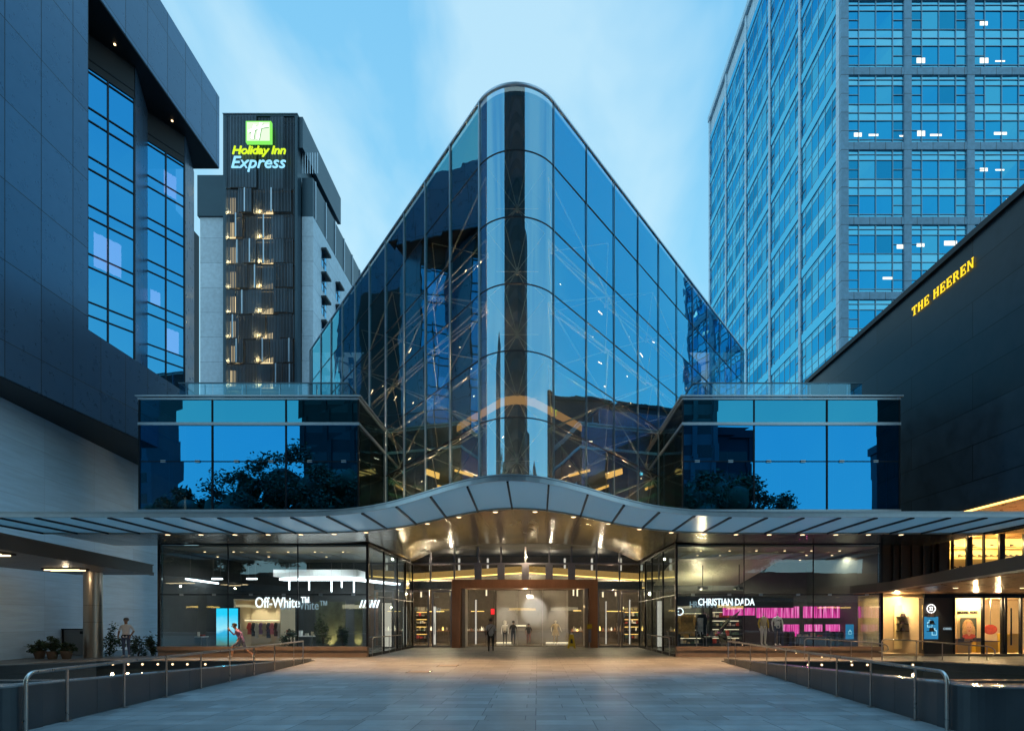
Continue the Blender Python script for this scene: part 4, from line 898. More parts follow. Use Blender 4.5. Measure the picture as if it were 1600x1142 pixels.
# ================================================================ LEFT PORCH
mat('porch_metal', (.05,.036,.03), .4, .6, var=.12)
brickmat('porch_slats', (.16,.15,.15), (.02,.02,.02), 6, .16, rough=.45, ms=.012, var=.1, axis='XY', metal=.3)
pc = thing('side_porch', 'flat brown edged porch roof on a round column at the far left', 'porch', (-19.5, 23.9, 0))
poly = [(-16.35,17.4),(-18.0,25.4),(-21.6,25.4),(-21.6,9),(-14.9,9.5)]
def ins(p, d): cx = sum(q[0] for q in p)/len(p); cy = sum(q[1] for q in p)/len(p); return [(x+(cx-x)*d, y+(cy-y)*d) for x, y in p]
poly = [(-14.6,9.5),(-18.0,25.4),(-21.5,25.4),(-21.5,9.5)]
m = MB(); m.prism(poly, 3.76, 3.80, 'porch_slats'); m.build('soffit', pc)
m = MB(); m.prism(ins(poly,-.004), 3.81, 4.20, 'porch_metal'); m.build('fascia', pc)
m = MB(); m.prism(ins(poly,-.012), 4.20, 4.24, 'porch_metal'); m.prism(ins(poly,-.012), 3.74, 3.758, 'porch_metal') if 0 else None; m.build('roof_edge', pc)
m = MB(); m.bar((-14.6+.03,9.5,3.80),(-18.0+.03,25.4,3.80),.10,.14,'porch_metal'); m.build('edge_beam', pc)
cxx, cyy = X_(145.5,23.9), 23.9
m = MB(); m.cyl(cxx, cyy, 0, 1.55, .345, 'gutter', 28); m.cyl(cxx, cyy, 1.56, 2.28, .345, 'gutter', 28); m.cyl(cxx, cyy, 2.29, 3.75, .345, 'gutter', 28); m.cyl(cxx, cyy, 1.5, 2.3, .335, 'dark_frame', 28); m.build('column', pc)
def porch_light(x, y, label):
    t = thing('porch_light', label, 'porch light', (x,y,3.74), 'light fittings under the side porch')
    m = MB(); m.box(x-.75, x+.75, y-.28, y+.28, 3.70, 3.755, 'porch_metal'); m.build('tray', t)
    for dy in (-.18,.12): m = MB(); m.box(x-.7, x+.7, y+dy-.03, y+dy+.03, 3.66, 3.70, 'e_warm'); m.build('tube', t)
    point((x,y,3.5), 14, (1,.78,.5), .05, parent=t)
porch_light(X_(362,22.8)-0 if 0 else -19.2, 22.8-.9*0, 'twin tube light just left of the porch column') if 0 else porch_light(-19.35, 22.3, 'twin tube light beside the porch column')
porch_light(-19.7, 18.6, 'twin tube light nearest the left edge of the porch'); porch_light(-17.5, 17.2, 'twin tube light at the front edge of the porch')

# ================================================================ HOTEL TOWER (far left)
HY = 65.0; hk = HY/F
def hx(px): return (px-CX)*hk
def hz(py): return EYE+(CY-py)*hk
mat('hotel_panel', (.045,.085,.11), .35, .4, var=.1, vscale=.3)
mat('louvre', (.10,.13,.16), .4, .6, var=.25, vscale=.25)
mat('louvre_dark', (.02,.024,.028), .6)
brickmat('hotel_concrete', (.72,.80,.86), (.45,.52,.58), 40, 3.01, rough=.75, ms=.035, var=.05, offset=0, axis='XZ', noise=.12)
brickmat('hotel_concrete_y', (.72,.80,.86), (.45,.52,.58), 40, 3.01, rough=.75, ms=.035, var=.05, offset=0, axis='YZ', noise=.12)
ht = thing('hotel_tower', 'narrow hotel tower with black louvred front and pale concrete flanks behind the clad building', 'building', (hx(408), HY, 0))
m = MB(); m.box(hx(350), hx(466), HY+.5, 77.7, hz(600), hz(181), 'hotel_panel') if 0 else m.box(hx(352), hx(464), HY+.8, 77.5, 0, hz(186), 'hotel_panel'); m.build('tower_core', ht)
m = MB(); m.box(hx(350), hx(354.5), HY-.2, HY+.8, 0, hz(181), 'hotel_panel'); m.box(hx(461.5), hx(466), HY-.2, HY+.8, 0, hz(181), 'hotel_panel'); m.box(hx(354.6), hx(461.4), HY-.19, HY+.8, hz(184), hz(181), 'hotel_panel'); m.build('frame', ht)
m = MB(); m.box(hx(349.5), hx(466.5), HY-.3, 77.7, hz(181), hz(180), 'pale_metal'); m.build('coping', ht)
# louvre slats, floor by floor with shifting blocks
rl = random.Random(5)
tops = [184]+[298+39.4*i*.985 for i in range(9)]
emis('e_stair', (1,.78,.42), 1.0)
for i, (a, b) in enumerate(zip(tops[:-1], tops[1:])):
    m = MB(); za, zb = hz(a+1), hz(b-1.2); n = 46; off = rl.choice((0,3,6)); blk = 0; near = 0
    for k in range(n):
        x = hx(355.5)+(hx(461)-hx(355.5))*k/n
        if (k+off) % 9 == 0: near = rl.choice((0,.12,.28,.4)); wide = rl.choice((.05,.075,.10))
        if k == 0: near, wide = .12, .08
        m.box(x, x+wide, HY-.1-near, HY+.02-near, zb, za, 'louvre')
        if (k+off) % 9 == 4 and i > 0 and rl.random() < .3: m.box(x-.02, x+.12, HY-.18-near, HY-.12-near, zb, za, 'pale_metal')
    m.box(hx(355), hx(461.3), HY-.05, HY+.3, zb-.10, zb, 'louvre_dark')
    m.build('louvre_panel', ht)
m = MB(); m.box(hx(355), hx(461.3), HY+.74, HY+.79, hz(600), hz(186), 'louvre_dark'); m.build('stairwell', ht)
for i in range(1, 9):
    a, b = tops[i], tops[i+1] if i+1 < len(tops) else tops[i]+39
    m = MB(); m.box(hx(356), hx(364), HY+.55, HY+.6, hz(b-8), hz(a+6), 'e_stair')
    z0_, z1_ = hz(b-2), hz(b-15); xa_, xb_ = hx(398), hx(423)
    m.prism_y([(xa_,z0_),(xb_,z0_),(xb_,z1_),(xa_+(xb_-xa_)*.7,z1_-.15),(xa_+(xb_-xa_)*.3,z0_+.35)], HY+.55, HY+.6, 'e_stair'); m.build('stair_light', ht)
    point((hx(362), HY+.45, hz(b-9)), 50, (1,.74,.36), .1, parent=ht); point((hx(410), HY+.45, hz(b-10)), 110, (1,.7,.3), .2, parent=ht)
# flanks
m = MB(); m.box(hx(303), hx(351)-.1, HY+1.2, HY+12, 0, hz(328), 'hotel_concrete'); m.build('concrete_flank', ht)
m = MB(); m.box(hx(300), hx(351)-.1, HY+1.0, HY+12, hz(328)+.02, hz(263), 'hotel_panel'); m.build('dark_flank', ht)
m = MB(); m.box(hx(466)+.05, hx(484.5), HY+.9, 92, 0, hz(330), 'hotel_concrete_y'); sidew = m.build('concrete_flank', ht)
m = MB(); m.box(hx(466)+.05, hx(484.5)-.06, HY+.95, 92, hz(330)+.01, hz(268), 'hotel_panel'); m.build('dark_flank', ht)
m = MB(); m.box(hx(466)+.01, hx(466)+.5, HY+.1, 77.7, hz(230), hz(181)-.05, 'hotel_panel'); m.build('parapet_screen', ht)
for Yq in (66.5,69.8,73.0,76.4,79.8,83.2,86.6):
    m = MB(); m.box(hx(484.5)-.05, hx(484.5)+.05, Yq, Yq+.18, hz(330)+.1, hz(268), 'pale_metal'); m.build('fin', ht)
m = MB()
for k in range(7): m.bar((hx(466)+.15+k*.30, HY+.9, hz(229)), (hx(466)+.15+k*.30, HY+.9, hz(262)), .10, .05, 'pale_metal')
m.build('slatted_vent', ht)
glass('small_glass', (.3,.65,.9), (.3,.4,.5), .65, .95)
xw = hx(484.5); n = 0
for c_, Yc in enumerate((68.4,73.2,78.2,83.4)):
    for r_ in range(14):
        zc = 48.2-1.2*0-r_*3.01-(.0 if c_ % 2 == 0 else 1.3)
        if zc < 24: continue
        m = MB(); m.add([(xw+.03,Yc,zc-1.9),(xw+.03,Yc+1.5,zc-1.9),(xw+.03,Yc+1.5,zc),(xw+.03,Yc,zc)], [(0,1,2,3)], 'small_glass'); wd = m.build('window', ht)
        m = MB(); m.box(xw+.02, xw+.09, Yc+.7, Yc+.78, zc-1.9, zc, 'dark_frame'); m.box(xw+.02, xw+.08, Yc, Yc+1.5, zc-1.0, zc-.93, 'dark_frame'); m.build('frame', wd)
        m = MB(); m.box(xw+.02, xw+.65, Yc-.1, Yc+1.6, zc, zc+.28, 'louvre_dark'); m.build('hood', wd)
        if c_ == 1 and r_ == 2: m = MB(); m.box(xw+.1, xw+.5, Yc-.07, Yc+.0, zc-1.8, zc-.02, 'e_mauve') if 0 else None
# hotel sign
emis('e_green', (.22,.80,.12), 1.1); emis('e_lime', (.62,.86,.03), 1.15); emis('e_ice', (.30,.72,1), 1.15); emis('e_logo', (.80,.98,.72), 1.0); emis('e_pure', (1,1,1), 1.6)
SYn = HY-.85
def sx2(px): return (px-CX)*SYn/F
def sz2(py): return EYE+(CY-py)*SYn/F
t = thing('hotel_sign', 'lit hotel sign on the louvred tower: green square emblem over lime and ice blue words', 'sign', (sx2(405), SYn, sz2(268)))
m = MB(); m.box(sx2(384), sx2(423.5), SYn, SYn+.35, sz2(222.5), sz2(189.5), 'e_green'); sq = m.build('emblem_box', t)
m = MB(); m.box(sx2(386), sx2(421.5), SYn-.04, SYn-.01, sz2(220.5), sz2(191.5), 'e_logo'); m.build('emblem_face', t)
emis('e_leaf', (.10,.50,.10), .8)
def stroke(pts, w0, mt, y):
    m = MB(); P_ = [Vector((sx2(a), y, sz2(b))) for a, b in pts]; m.tube(P_, w0, mt, 8); return m
def ribbon(pts, w_, y, mt, name):
    m = MB()
    for k in range(len(pts)-1):
        (a,b),(c,d) = pts[k], pts[k+1]; m.bar((sx2(a),y+.002*k,sz2(b)), (sx2(c),y+.002*k,sz2(d)), .03, w_, mt, up=(0,1,0)) if 0 else m.obox(((sx2(a)+sx2(c))/2,y+.002*k,(sz2(b)+sz2(d))/2), ((sx2(c)-sx2(a))/2,0,(sz2(d)-sz2(b))/2), Vector((-(sz2(d)-sz2(b)),0,(sx2(c)-sx2(a)))).normalized()*w_/2, (0,.02,0), mt)
    return m.build(name, t)
for w_, y, mt, nm in ((.46, SYn-.10, 'e_leaf', 'emblem_edge'), (.34, SYn-.16, 'e_pure', 'emblem_letter')):
    ribbon([(399.5,197),(396.5,208),(395,219)], w_, y, mt, nm); ribbon([(409,194),(406,206),(403.5,220)], w_, y, mt, nm)
    ribbon([(389,208),(396,205),(405,201),(420.5,198.5)], w_*.8, y-.008, mt, nm)
text('lettering', 'Holiday Inn', sx2(446.5)-sx2(363), sz2(228.5)-sz2(245), 'e_lime', t, (sx2(363),SYn,sz2(245)), (1,0,0), (0,0,1), depth=.12, bold=.008, shear=.22, spacing=.93)
text('lettering', 'Express', sx2(446.5)-sx2(361.5), sz2(244.5)-sz2(268.5), 'e_ice', t, (sx2(361.5),SYn,sz2(268.5)), (1,0,0), (0,0,1), depth=.12, bold=.0, shear=.25)

# ================================================================ RIGHT BUILDING (black screen wall over lit shops)
XH = 17.6
brickmat('black_clad', (.022,.032,.042), (.004,.005,.007), 6.2, 1.45, rough=.34, ms=.022, var=.28, offset=.42, axis='YZ', noise=.2, metal=.2, bump=.2)
rb = thing('black_building', 'black panelled blank walled building on the right above lit luxury shops', 'building', (XH+5, 22, 0))
m = MB(); m.box(XH, XH+14, 18.0, 35.5, 6.18, 17.05, 'black_clad'); m.build('screen_wall', rb)
m = MB(); m.box(XH-.14, XH+14, 17.9, 35.6, 17.05, 17.30, 'black_wall'); m.build('coping', rb)
m = MB(); m.box(XH-.05, XH+.02, 18.1, 35.4, 6.06, 6.12, 'e_gold'); m.build('edge_light', rb)
brickmat('wood_soffit', (.40,.22,.11), (.05,.03,.02), 9, .30, rough=.30, ms=.010, var=.14, offset=.5, axis='XY', noise=.12, metal=.15)
m = MB(); m.box(XH+.03, XH+14, 18.1, 35.4, 6.0, 6.16, 'wood_soffit'); m.build('upper_soffit', rb)
# awning slab
aw = [(15.15,23.4),(11.9,12.0),(30,12.0),(30,26.4),(15.15,26.4)]
m = MB(); m.prism(aw, 2.92, 3.30, 'black_wall'); m.build('awning', rb)
m = MB(); m.prism([(15.25,23.4),(12.05,12.1),(29.9,12.1),(29.9,26.3),(15.25,26.3)], 2.86, 2.915, 'wood_soffit'); m.build('awning_soffit', rb)
m = MB(); m.bar((15.13,23.4,2.90),(11.88,12.0,2.90),.04,.05,'gutter'); m.build('drip_edge', rb)
# lower shop row
LY = 25.0
def lx(px): return X_(px, LY)
def lz(py): return Z_(py, LY)
mat('shop_cream', (.72,.55,.33), .5, var=.05); mat('brown_stone', (.05,.042,.04), .35, .3)
glass('clear_glass', (.8,.85,.88), (.95,.95,.93), .06, .6)
lr = thing('luxury_shops', 'row of bright cream lit boutiques at ground level on the right', 'shopfront', (lx(1490), LY, 0))
m = MB(); m.box(lx(1380), 30, 29, 29.2, 0, 2.9, 'shop_cream'); m.build('back_wall', lr)
m = MB(); m.box(lx(1380), 30, LY, 29, 0.0, .10, 'shop_cream'); m.build('floor', lr)
m = MB(); m.box(lx(1380), 30, LY+.1, 29, 2.70, 2.84, 'shop_cream'); m.build('ceiling', lr)
m = MB(); m.box(lx(1443), 30, LY-.06, LY+.06, lz(934), 2.85, 'dark_frame'); m.build('header', lr)
m = MB(); m.box(lx(1443), lx(1490), LY-.02, LY+.5, 0.0, lz(934), 'brown_stone'); m.build('pier', lr)
for px in (1490,1536,1566,1571,1595): m = MB(); m.box(lx(px)-.04, lx(px)+.04, LY-.05, LY+.08, .1, lz(934), 'dark_frame'); m.build('post', lr)
for a, b in ((1491,1535),(1537,1565),(1572,1594),(1596,1640)): m = MB(); m.quad((lx(a)+.03,LY,.1),(lx(b)-.03,LY,.1),(lx(b)-.03,LY,lz(934)),(lx(a)+.03,LY,lz(934)),'clear_glass'); m.build('glass_pane', lr)
m = MB(); m.box(lx(1443), 30, LY-.08, LY+.1, 0, .10, 'plinth'); m.build('sill', lr)
# open cream bay with shelves
sx0, sx1 = lx(1383), lx(1443)
m = MB(); m.add([(sx0,26.6,.1),(sx1,25.3,.1),(sx1,25.3,2.7),(sx0,26.6,2.7)]+[(sx0,26.7,.1),(sx1,25.4,.1),(sx1,25.4,2.7),(sx0,26.7,2.7)], [(0,1,2,3),(7,6,5,4),(0,4,5,1),(2,6,7,3)], 'shop_cream'); m.build('display_wall', lr)
mat('alcove', (.80,.62,.30), .5)
for px in (1409,1438):
    x = X_(px,25.6); m = MB(); yb = 26.6-(x-sx0)/(sx1-sx0)*1.3-.02; m.box(x-.30, x+.28 if px == 1409 else x+.12, yb-.04, yb-.015, .3, 2.35, 'alcove'); m.build('alcove', lr)
    for zz in (1.12,1.45,1.78): m = MB(); m.box(x-.22, x+.2 if px == 1409 else x+.1, yb-.32, yb-.05, zz, zz+.03, 'dark_frame'); m.build('shelf', lr)
    spot((x,yb-.5,2.6), 60, (1,.85,.55), R(80), tgt=(x,yb,1.3), parent=lr)
k = 0
mat('handbag', (.06,.035,.03), .4)
for px in (1409,1438):
    x = X_(px,25.6); yb = 26.6-(x-sx0)/(sx1-sx0)*1.3-.02
    for q, zz in zip(('lowest','middle','topmost'),(1.12,1.45,1.78)):
        t = thing('handbag', '%s dark handbag on the %s column of shelves in the cream boutique' % (q, 'left' if px == 1409 else 'right'), 'handbag', (x,yb-.2,zz+.03), 'handbags on the boutique shelves')
        m = MB(); z = zz+.032; m.add([(x-.11,yb-.25,z),(x+.11,yb-.25,z),(x+.11,yb-.15,z),(x-.11,yb-.15,z),(x-.09,yb-.22,z+.14),(x+.09,yb-.22,z+.14),(x+.09,yb-.18,z+.14),(x-.09,yb-.18,z+.14)], [(0,3,2,1),(4,5,6,7),(0,1,5,4),(1,2,6,5),(2,3,7,6),(3,0,4,7)], 'handbag'); m.build('bag_body', t)
        m = MB(); m.tube([(x-.05,yb-.2,z+.13),(x-.04,yb-.2,z+.2),(x+.04,yb-.2,z+.2),(x+.05,yb-.2,z+.13)], .009, 'handbag', 6); m.build('handle', t)
perf(1445, 1466, 963, 998, LY-.12, 'backlit pale blue poster of two bottles on the dark pier', 2)
t = thing('round_emblem', 'white ring with two interlocking arcs on the dark pier above the blue poster', 'emblem', tuple(P(1455,950,LY-.1)))
c = P(1455,950.5,LY-.1); m = MB(); m.tube([(c.x+.19*math.cos(R(a)),c.y,c.z+.19*math.sin(R(a))) for a in range(0,361,20)], .022, 'e_pure', 6); m.build('ring', t)
for s_ in (-1,1): m = MB(); m.tube([(c.x+s_*.035+s_*.085*math.cos(R(a)) if 0 else c.x+s_*(.03-.08*math.cos(R(a))),c.y,c.z+.08*math.sin(R(a))) for a in range(-130,131,20)], .016, 'e_pure', 6); m.build('arc', t)
t = sign('shop_sign', 'thin grey serif style lettering low on the dark pier', 'CHANEL', 1474, 1487, 980, 983.5, LY-.06, 'e_sign_dim', bold=0)
mat('ink', (.03,.025,.02), .5)
t = sign('shop_sign', 'small black lettering on the cream wall above the portrait poster', 'MICHAEL KORS', 1496, 1527, 954, 958, LY+1.3, 'ink', bold=.012)
m = MB(); m.box(X_(1494,26.35), X_(1533,26.35), 26.32, 26.42, .1, 2.68, 'shop_cream'); m.build('display_wall', lr)
# portrait poster
mat('p_dark', (.05,.06,.05), .6); mat('p_skin', (.55,.30,.20), .6); mat('p_hair', (.50,.30,.14), .6, var=.5, vscale=6); mat('p_red', (.45,.06,.04), .6, var=.3, vscale=7); mat('p_lip', (.45,.05,.06), .5); mat('p_wht', (.8,.75,.68), .6)
Yp = 26.25; a, b = P(1501,998,Yp), P(1526,965,Yp); t = thing('portrait_poster', 'poster of a woman with long blond hair and a red top on the cream wall', 'poster', tuple(a))
m = MB(); m.box(a.x,b.x,Yp,Yp+.03,a.z,b.z,'p_dark'); m.build('sheet', t); W, H = b.x-a.x, b.z-a.z
def ell(cx_, cz_, rx_, rz_, mt, y, nm, rot=0):
    m = MB(); n = 20; vs = [(a.x+W*cx_+W*rx_*math.cos(2*math.pi*i/n), Yp-y, a.z+H*cz_+H*rz_*math.sin(2*math.pi*i/n)) for i in range(n)]; m.add(vs, [tuple(range(n))], mt); m.build(nm, t)
ell(.46,.58,.36,.36,'p_hair',.004,'hair'); ell(.30,.36,.20,.28,'p_hair',.005,'hair'); ell(.74,.36,.18,.30,'p_hair',.0055,'hair'); ell(.52,.13,.42,.12,'p_red',.007,'top'); ell(.52,.52,.19,.27,'p_skin',.009,'face'); ell(.52,.26,.10,.10,'p_skin',.008,'neck')
ell(.45,.57,.035,.018,'p_dark',.011,'eye'); ell(.60,.57,.035,.018,'p_dark',.0115,'eye'); ell(.53,.39,.06,.025,'p_lip',.012,'mouth'); ell(.53,.47,.018,.04,'p_hair',.0125,'nose')
# red oval, counters
Yq = 26.3; c = P(1548,983,Yq); t = thing('oval_display', 'large red oval picture hanging behind the boutique doors', 'display', tuple(c)); m = MB(); n = 24
vs = [(c.x+.32*math.cos(2*math.pi*i/n),Yq,c.z+.24*math.sin(2*math.pi*i/n)) for i in range(n)]; vs += [(x,y+.05,z) for x,y,z in vs]; m.add(vs, [tuple(range(n)), tuple(range(2*n-1,n-1,-1))]+[((i+1)%n,i,n+i,n+(i+1)%n) for i in range(n)], 'p_red'); m.build('oval', t)
m = MB(); m.box(c.x-.012,c.x+.012,Yq+.01,Yq+.03,c.z+.24,2.7,'steel'); m.build('wire', t)
mat('yellow_counter', (.75,.48,.03), .35)
for px0, px1, Yc, py, lab in ((1572,1592,25.9,991,'tall bright yellow counter right of the door posts'),(1525,1560,26.0,1002,'long low yellow counter below the red oval'),(1496,1518,25.6,1003,'small black topped display plinth below the portrait poster')):
    a, b = P(px0,0,Yc), P(px1,py,Yc); t = thing('shop_counter', lab, 'counter', ((a.x+b.x)/2,Yc,.1)); m = MB(); m.box(a.x,b.x,Yc,Yc+.5,.1,b.z,'yellow_counter' if 'yellow' in lab else 'shop_cream'); m.build('body', t); m = MB(); m.box(a.x-.03,b.x+.03,Yc-.03,Yc+.53,b.z,b.z+.04,'yellow_counter' if px0 == 1572 else 'handbag'); m.build('top', t)
    if px0 != 1572: m = MB(); m.box(a.x+.1,a.x+.4,Yc+.1,Yc+.3,b.z+.04,b.z+.17,'handbag'); m.build('merchandise', t)
m = MB(); m.box(lx(1573), lx(1592), 28.9, 28.95, 1.2, 2.1, 'e_white'); m.build('screen', lr)
for px in (1565.5,1577): m = MB(); m.tube([(lx(px),LY-.1,.5),(lx(px),LY-.1,2.2)], .03, 'dark_frame', 8); m.build('door_handle', lr)
for x, p in ((lx(1400),160),(lx(1512),180),(lx(1552),180),(lx(1590),180),(lx(1680),180)): point((x,26.0,2.5) if x > lx(1450) else (x+.1,25.1,2.5), p, (1,.70,.34), .05, parent=lr)
# upper shoe shop
UY = 27.5
ur = thing('shoe_shop', 'golden lit upper floor shoe shop with long shelves on the right', 'shopfront', (X_(1550,UY), UY, 3.9))
mat('shelf_cream', (.78,.62,.34), .5)
m = MB(); m.box(X_(1488,UY), 32, UY+1.6, UY+1.7, 3.5, 6.0, 'shelf_cream'); m.build('back_wall', ur)
for z in (4.35,4.95,5.5): m = MB(); m.box(X_(1488,UY)+.05, 32, UY+1.1, UY+1.58, z, z+.04, 'shelf_cream'); m.build('shelf', ur); m = MB(); m.box(X_(1488,UY)+.05, 32, UY+1.45, UY+1.5, z-.03, z-.005, 'e_gold'); m.build('strip_light', ur)
for px in (1488,1514,1537,1565,1600): w_ = .14 if px in (1514,1565) else .04; m = MB(); m.box(X_(px,UY)-w_, X_(px,UY)+w_, UY-.06, UY+.06, 3.4, 6.0, 'dark_frame'); m.build('post', ur)
for a, b in ((1489,1510),(1518,1536),(1538,1561),(1569,1599),(1601,1660)): m = MB(); m.quad((X_(a,UY)+.03,UY,3.5),(X_(b,UY)-.03,UY,3.5),(X_(b,UY)-.03,UY,6),(X_(a,UY)+.03,UY,6),'clear_glass'); m.build('glass_pane', ur)
m = MB(); m.box(X_(1375,UY+.5), X_(1488,UY)-.05, UY+.3, UY+.5, 3.4, 6.0, 'black_wall'); m.build('dark_panelling', ur)
for px in (1400,1412,1430,1447,1462): m = MB(); m.box(X_(px,UY), X_(px,UY)+.05, UY+.2, UY+.3, 3.6, 6.0, 'brown_stone'); m.build('panel_rib', ur)
m = MB(); m.box(X_(1470,UY), X_(1488,UY)-.06, UY+.1, UY+.29, 3.4, 6.0, 'brown_stone'); m.build('pier', ur)
m = MB(); m.box(X_(1375,UY+.5), 32, UY-.8, UY+.2, 3.0, 3.4, 'black_wall'); m.build('floor_edge', ur)
mat('shoe', (.05,.03,.025), .4)
k = 0; sh = None
for z in (4.39,4.99,5.54):
    for i in range(13):
        x = X_(1492,UY+1.3)+i*.34+rnd.uniform(-.04,.04)
        if z > 5.5 and i % 3: continue
        if rnd.random() < .15: continue
        if sh is None:
            sh = thing('shoe', 'dark shoe on the golden shelves of the upper shop', 'shoe', (x,UY+1.3,z), 'shoes on the upper shop shelves')
            m = MB(); m.prism_y([(x-.14,z+.0),(x+.13,z+.0),(x+.14,z+.035),(x+.02,z+.06),(x-.05,z+.11),(x-.13,z+.12)], UY+1.26, UY+1.34, 'shoe'); m.build('upper', sh); m = MB(); m.box(x-.14,x+.13,UY+1.255,UY+1.345,z-.008,z-.001,'ink'); m.build('sole', sh)
        else: dup(sh, (x,UY+1.3,z))
for x in (X_(1500,UY),X_(1540,UY),X_(1580,UY),X_(1640,UY)): point((x,UY+.7,5.6), 130, (1,.68,.22), .04, parent=ur)
# downlights in the right soffits
for i, (x,y) in enumerate(((15.6,20.3),(18.1,20.3),(16.0,17.0))):
    if i == 0:
        ad_ = thing('downlight', 'round warm downlight in the timber awning soffit', 'downlight', (x,y,2.86), 'downlights in the timber awning'); m = MB(); m.cyl(x,y,2.835,2.858,.1,'steel',14); m.build('trim', ad_); m = MB(); m.cyl(x,y,2.825,2.835,.08,'e_warm',14); m.build('lens', ad_)
    else: dup(ad_, (x,y,2.86))
    spot((x,y,2.78), 90, (1,.7,.38), R(130), tgt=(x,y,0))
for y in (20,24,29): spot((XH+1.6, y, 4.2), 260, (1,.62,.26), R(150), tgt=(XH+1.6,y,6), parent=rb)  # added upward lamps that gild the upper soffit, without fittings
# serif sign letters
emis('e_heeren', (1,.68,.03), 1.25)
GL = {'T': [(0,.9,.8,1),(.32,0,.48,.9),(.2,0,.6,.06),(0,.74,.06,.9),(.74,.74,.8,.9)],
      'H': [(.06,0,.22,1),(.58,0,.74,1),(.22,.46,.58,.55),(0,0,.28,.06),(0,.94,.28,1),(.52,0,.8,.06),(.52,.94,.8,1)],
      'E': [(.06,0,.22,1),(.22,.93,.68,1),(.22,.46,.52,.54),(.22,0,.68,.07),(.62,.76,.68,.93),(.64,.07,.70,.26),(.48,.36,.54,.64),(0,0,.28,.06),(0,.94,.28,1)],
      'R': [(.06,0,.22,1),(0,0,.28,.06),(0,.94,.28,1),(.22,.92,.52,1),(.22,.46,.52,.54),(.50,.52,.66,.94)],
      'N': [(.06,0,.14,1),(.62,0,.70,1),(0,.94,.22,1),(0,0,.2,.06),(.54,.94,.78,1)]}
ys = 17.6*850/(1427-840), 17.6*850/(1526-840)   # Y at left and right ends
yL, yR = ys; zb = 1.6+(970-495)*yL/850; hh = .40
hs = thing('building_sign', 'yellow glowing serif capitals along the top of the black wall', 'sign', (XH, (yL+yR)/2, zb))
Wtot = yL-yR; word = 'THE HEEREN'; adv = {'T':1.0,'H':1.03,'E':.92,'R':1.0,'N':1.0,' ':.5}; tot = sum(adv[c] for c in word); pos = 0; sc = Wtot/tot
for c in word:
    if c != ' ':
        m = MB()
        for x0,z0_,x1,z1_ in GL[c]: m.box(XH-.07, XH-.04, yL-(pos+x1)*sc, yL-(pos+x0)*sc, zb+z0_*hh, zb+z1_*hh, 'e_heeren')
        def diag(xa,za,xb,zb_,w_): m.obox((XH-.055, yL-(pos+(xa+xb)/2)*sc, zb+(za+zb_)/2*hh), (0,-(xb-xa)/2*sc,(zb_-za)/2*hh), (0,w_*sc,0), (.014,0,0), 'e_heeren')
        if c == 'R': diag(.46,.46,.74,0,.07)
        if c == 'N': diag(.10,.98,.66,.02,.07)
        m.build('letter', hs)
    pos += adv[c]

# ================================================================ OFFICE TOWER (right)
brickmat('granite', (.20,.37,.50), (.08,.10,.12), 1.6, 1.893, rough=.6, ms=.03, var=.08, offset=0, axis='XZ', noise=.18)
brickmat('granite_lit', (.60,.74,.84), (.25,.32,.38), 1.6, 1.893, rough=.5, ms=.03, var=.08, offset=0, axis='YZ', noise=.15)  # same stone in a lighter colour, imitating brighter light on the side
def opaque_glass(name, dif, gl, f, wave=.0):
    m = bpy.data.materials.new(name); m.use_nodes = True; t = m.node_tree; t.nodes.clear(); N_ = t.nodes.new; L_ = t.links.new
    d = N_('ShaderNodeBsdfDiffuse'); d.inputs[0].default_value = (*dif,1); g = N_('ShaderNodeBsdfGlossy'); g.inputs[0].default_value = (*gl,1); g.inputs['Roughness'].default_value = .04
    x = N_('ShaderNodeMixShader'); x.inputs[0].default_value = f; L_(d.outputs[0], x.inputs[1]); L_(g.outputs[0], x.inputs[2]); o = N_('ShaderNodeOutputMaterial'); L_(x.outputs[0], o.inputs[0]); MATS[name] = m
    if wave:
        tc = N_('ShaderNodeTexCoord'); n = N_('ShaderNodeTexNoise'); n.inputs['Scale'].default_value = .5; L_(tc.outputs['Object'], n.inputs[0]); b = N_('ShaderNodeBump'); b.inputs['Distance'].default_value = wave; L_(n.outputs[0], b.inputs['Height']); L_(b.outputs[0], g.inputs['Normal'])
opaque_glass('office_vision', (.012,.05,.085), (.03,.38,.66), .9, .01)
opaque_glass('office_spandrel', (.06,.16,.22), (.14,.60,.82), .85, .006)
opaque_glass('office_vision_b', (.02,.07,.11), (.02,.30,.52), .86, .01); opaque_glass('office_vision_c', (.03,.09,.13), (.08,.48,.70), .86, .012); opaque_glass('office_spandrel_b', (.07,.18,.24), (.20,.66,.86), .82, .006); mat('office_mullion', (.26,.40,.48), .4, .6)
OX0, OX1, OY0, OY1, OZ = 30.7, 50.2, 55.0, 97.4, 91.0
ot = thing('office_tower', 'tall blue glazed office tower with granite grid on the right', 'building', (40, 76, 0))
m = MB(); m.box(OX0+.25, OX1, OY0+.25, OY1, 0, OZ-.3, 'granite_lit'); m.build('tower_core', ot)
MOD = 7.57; zb0 = 57.6  # tops of the stone bands
bands = [zb0+MOD*k for k in range(-6, 5)]
pier_x = [OX0+.1+6.38*k for k in range(4)]
for i in range(4):
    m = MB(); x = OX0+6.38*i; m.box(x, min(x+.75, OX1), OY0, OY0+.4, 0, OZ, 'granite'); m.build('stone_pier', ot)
for z in bands:
    m = MB()
    for i in range(3):
        x = OX0+6.38*i+.749; m.box(x, min(x+5.635, OX1), OY0+.03, OY0+.4, z-.75, min(z, OZ), 'granite')
    m.build('stone_band', ot)
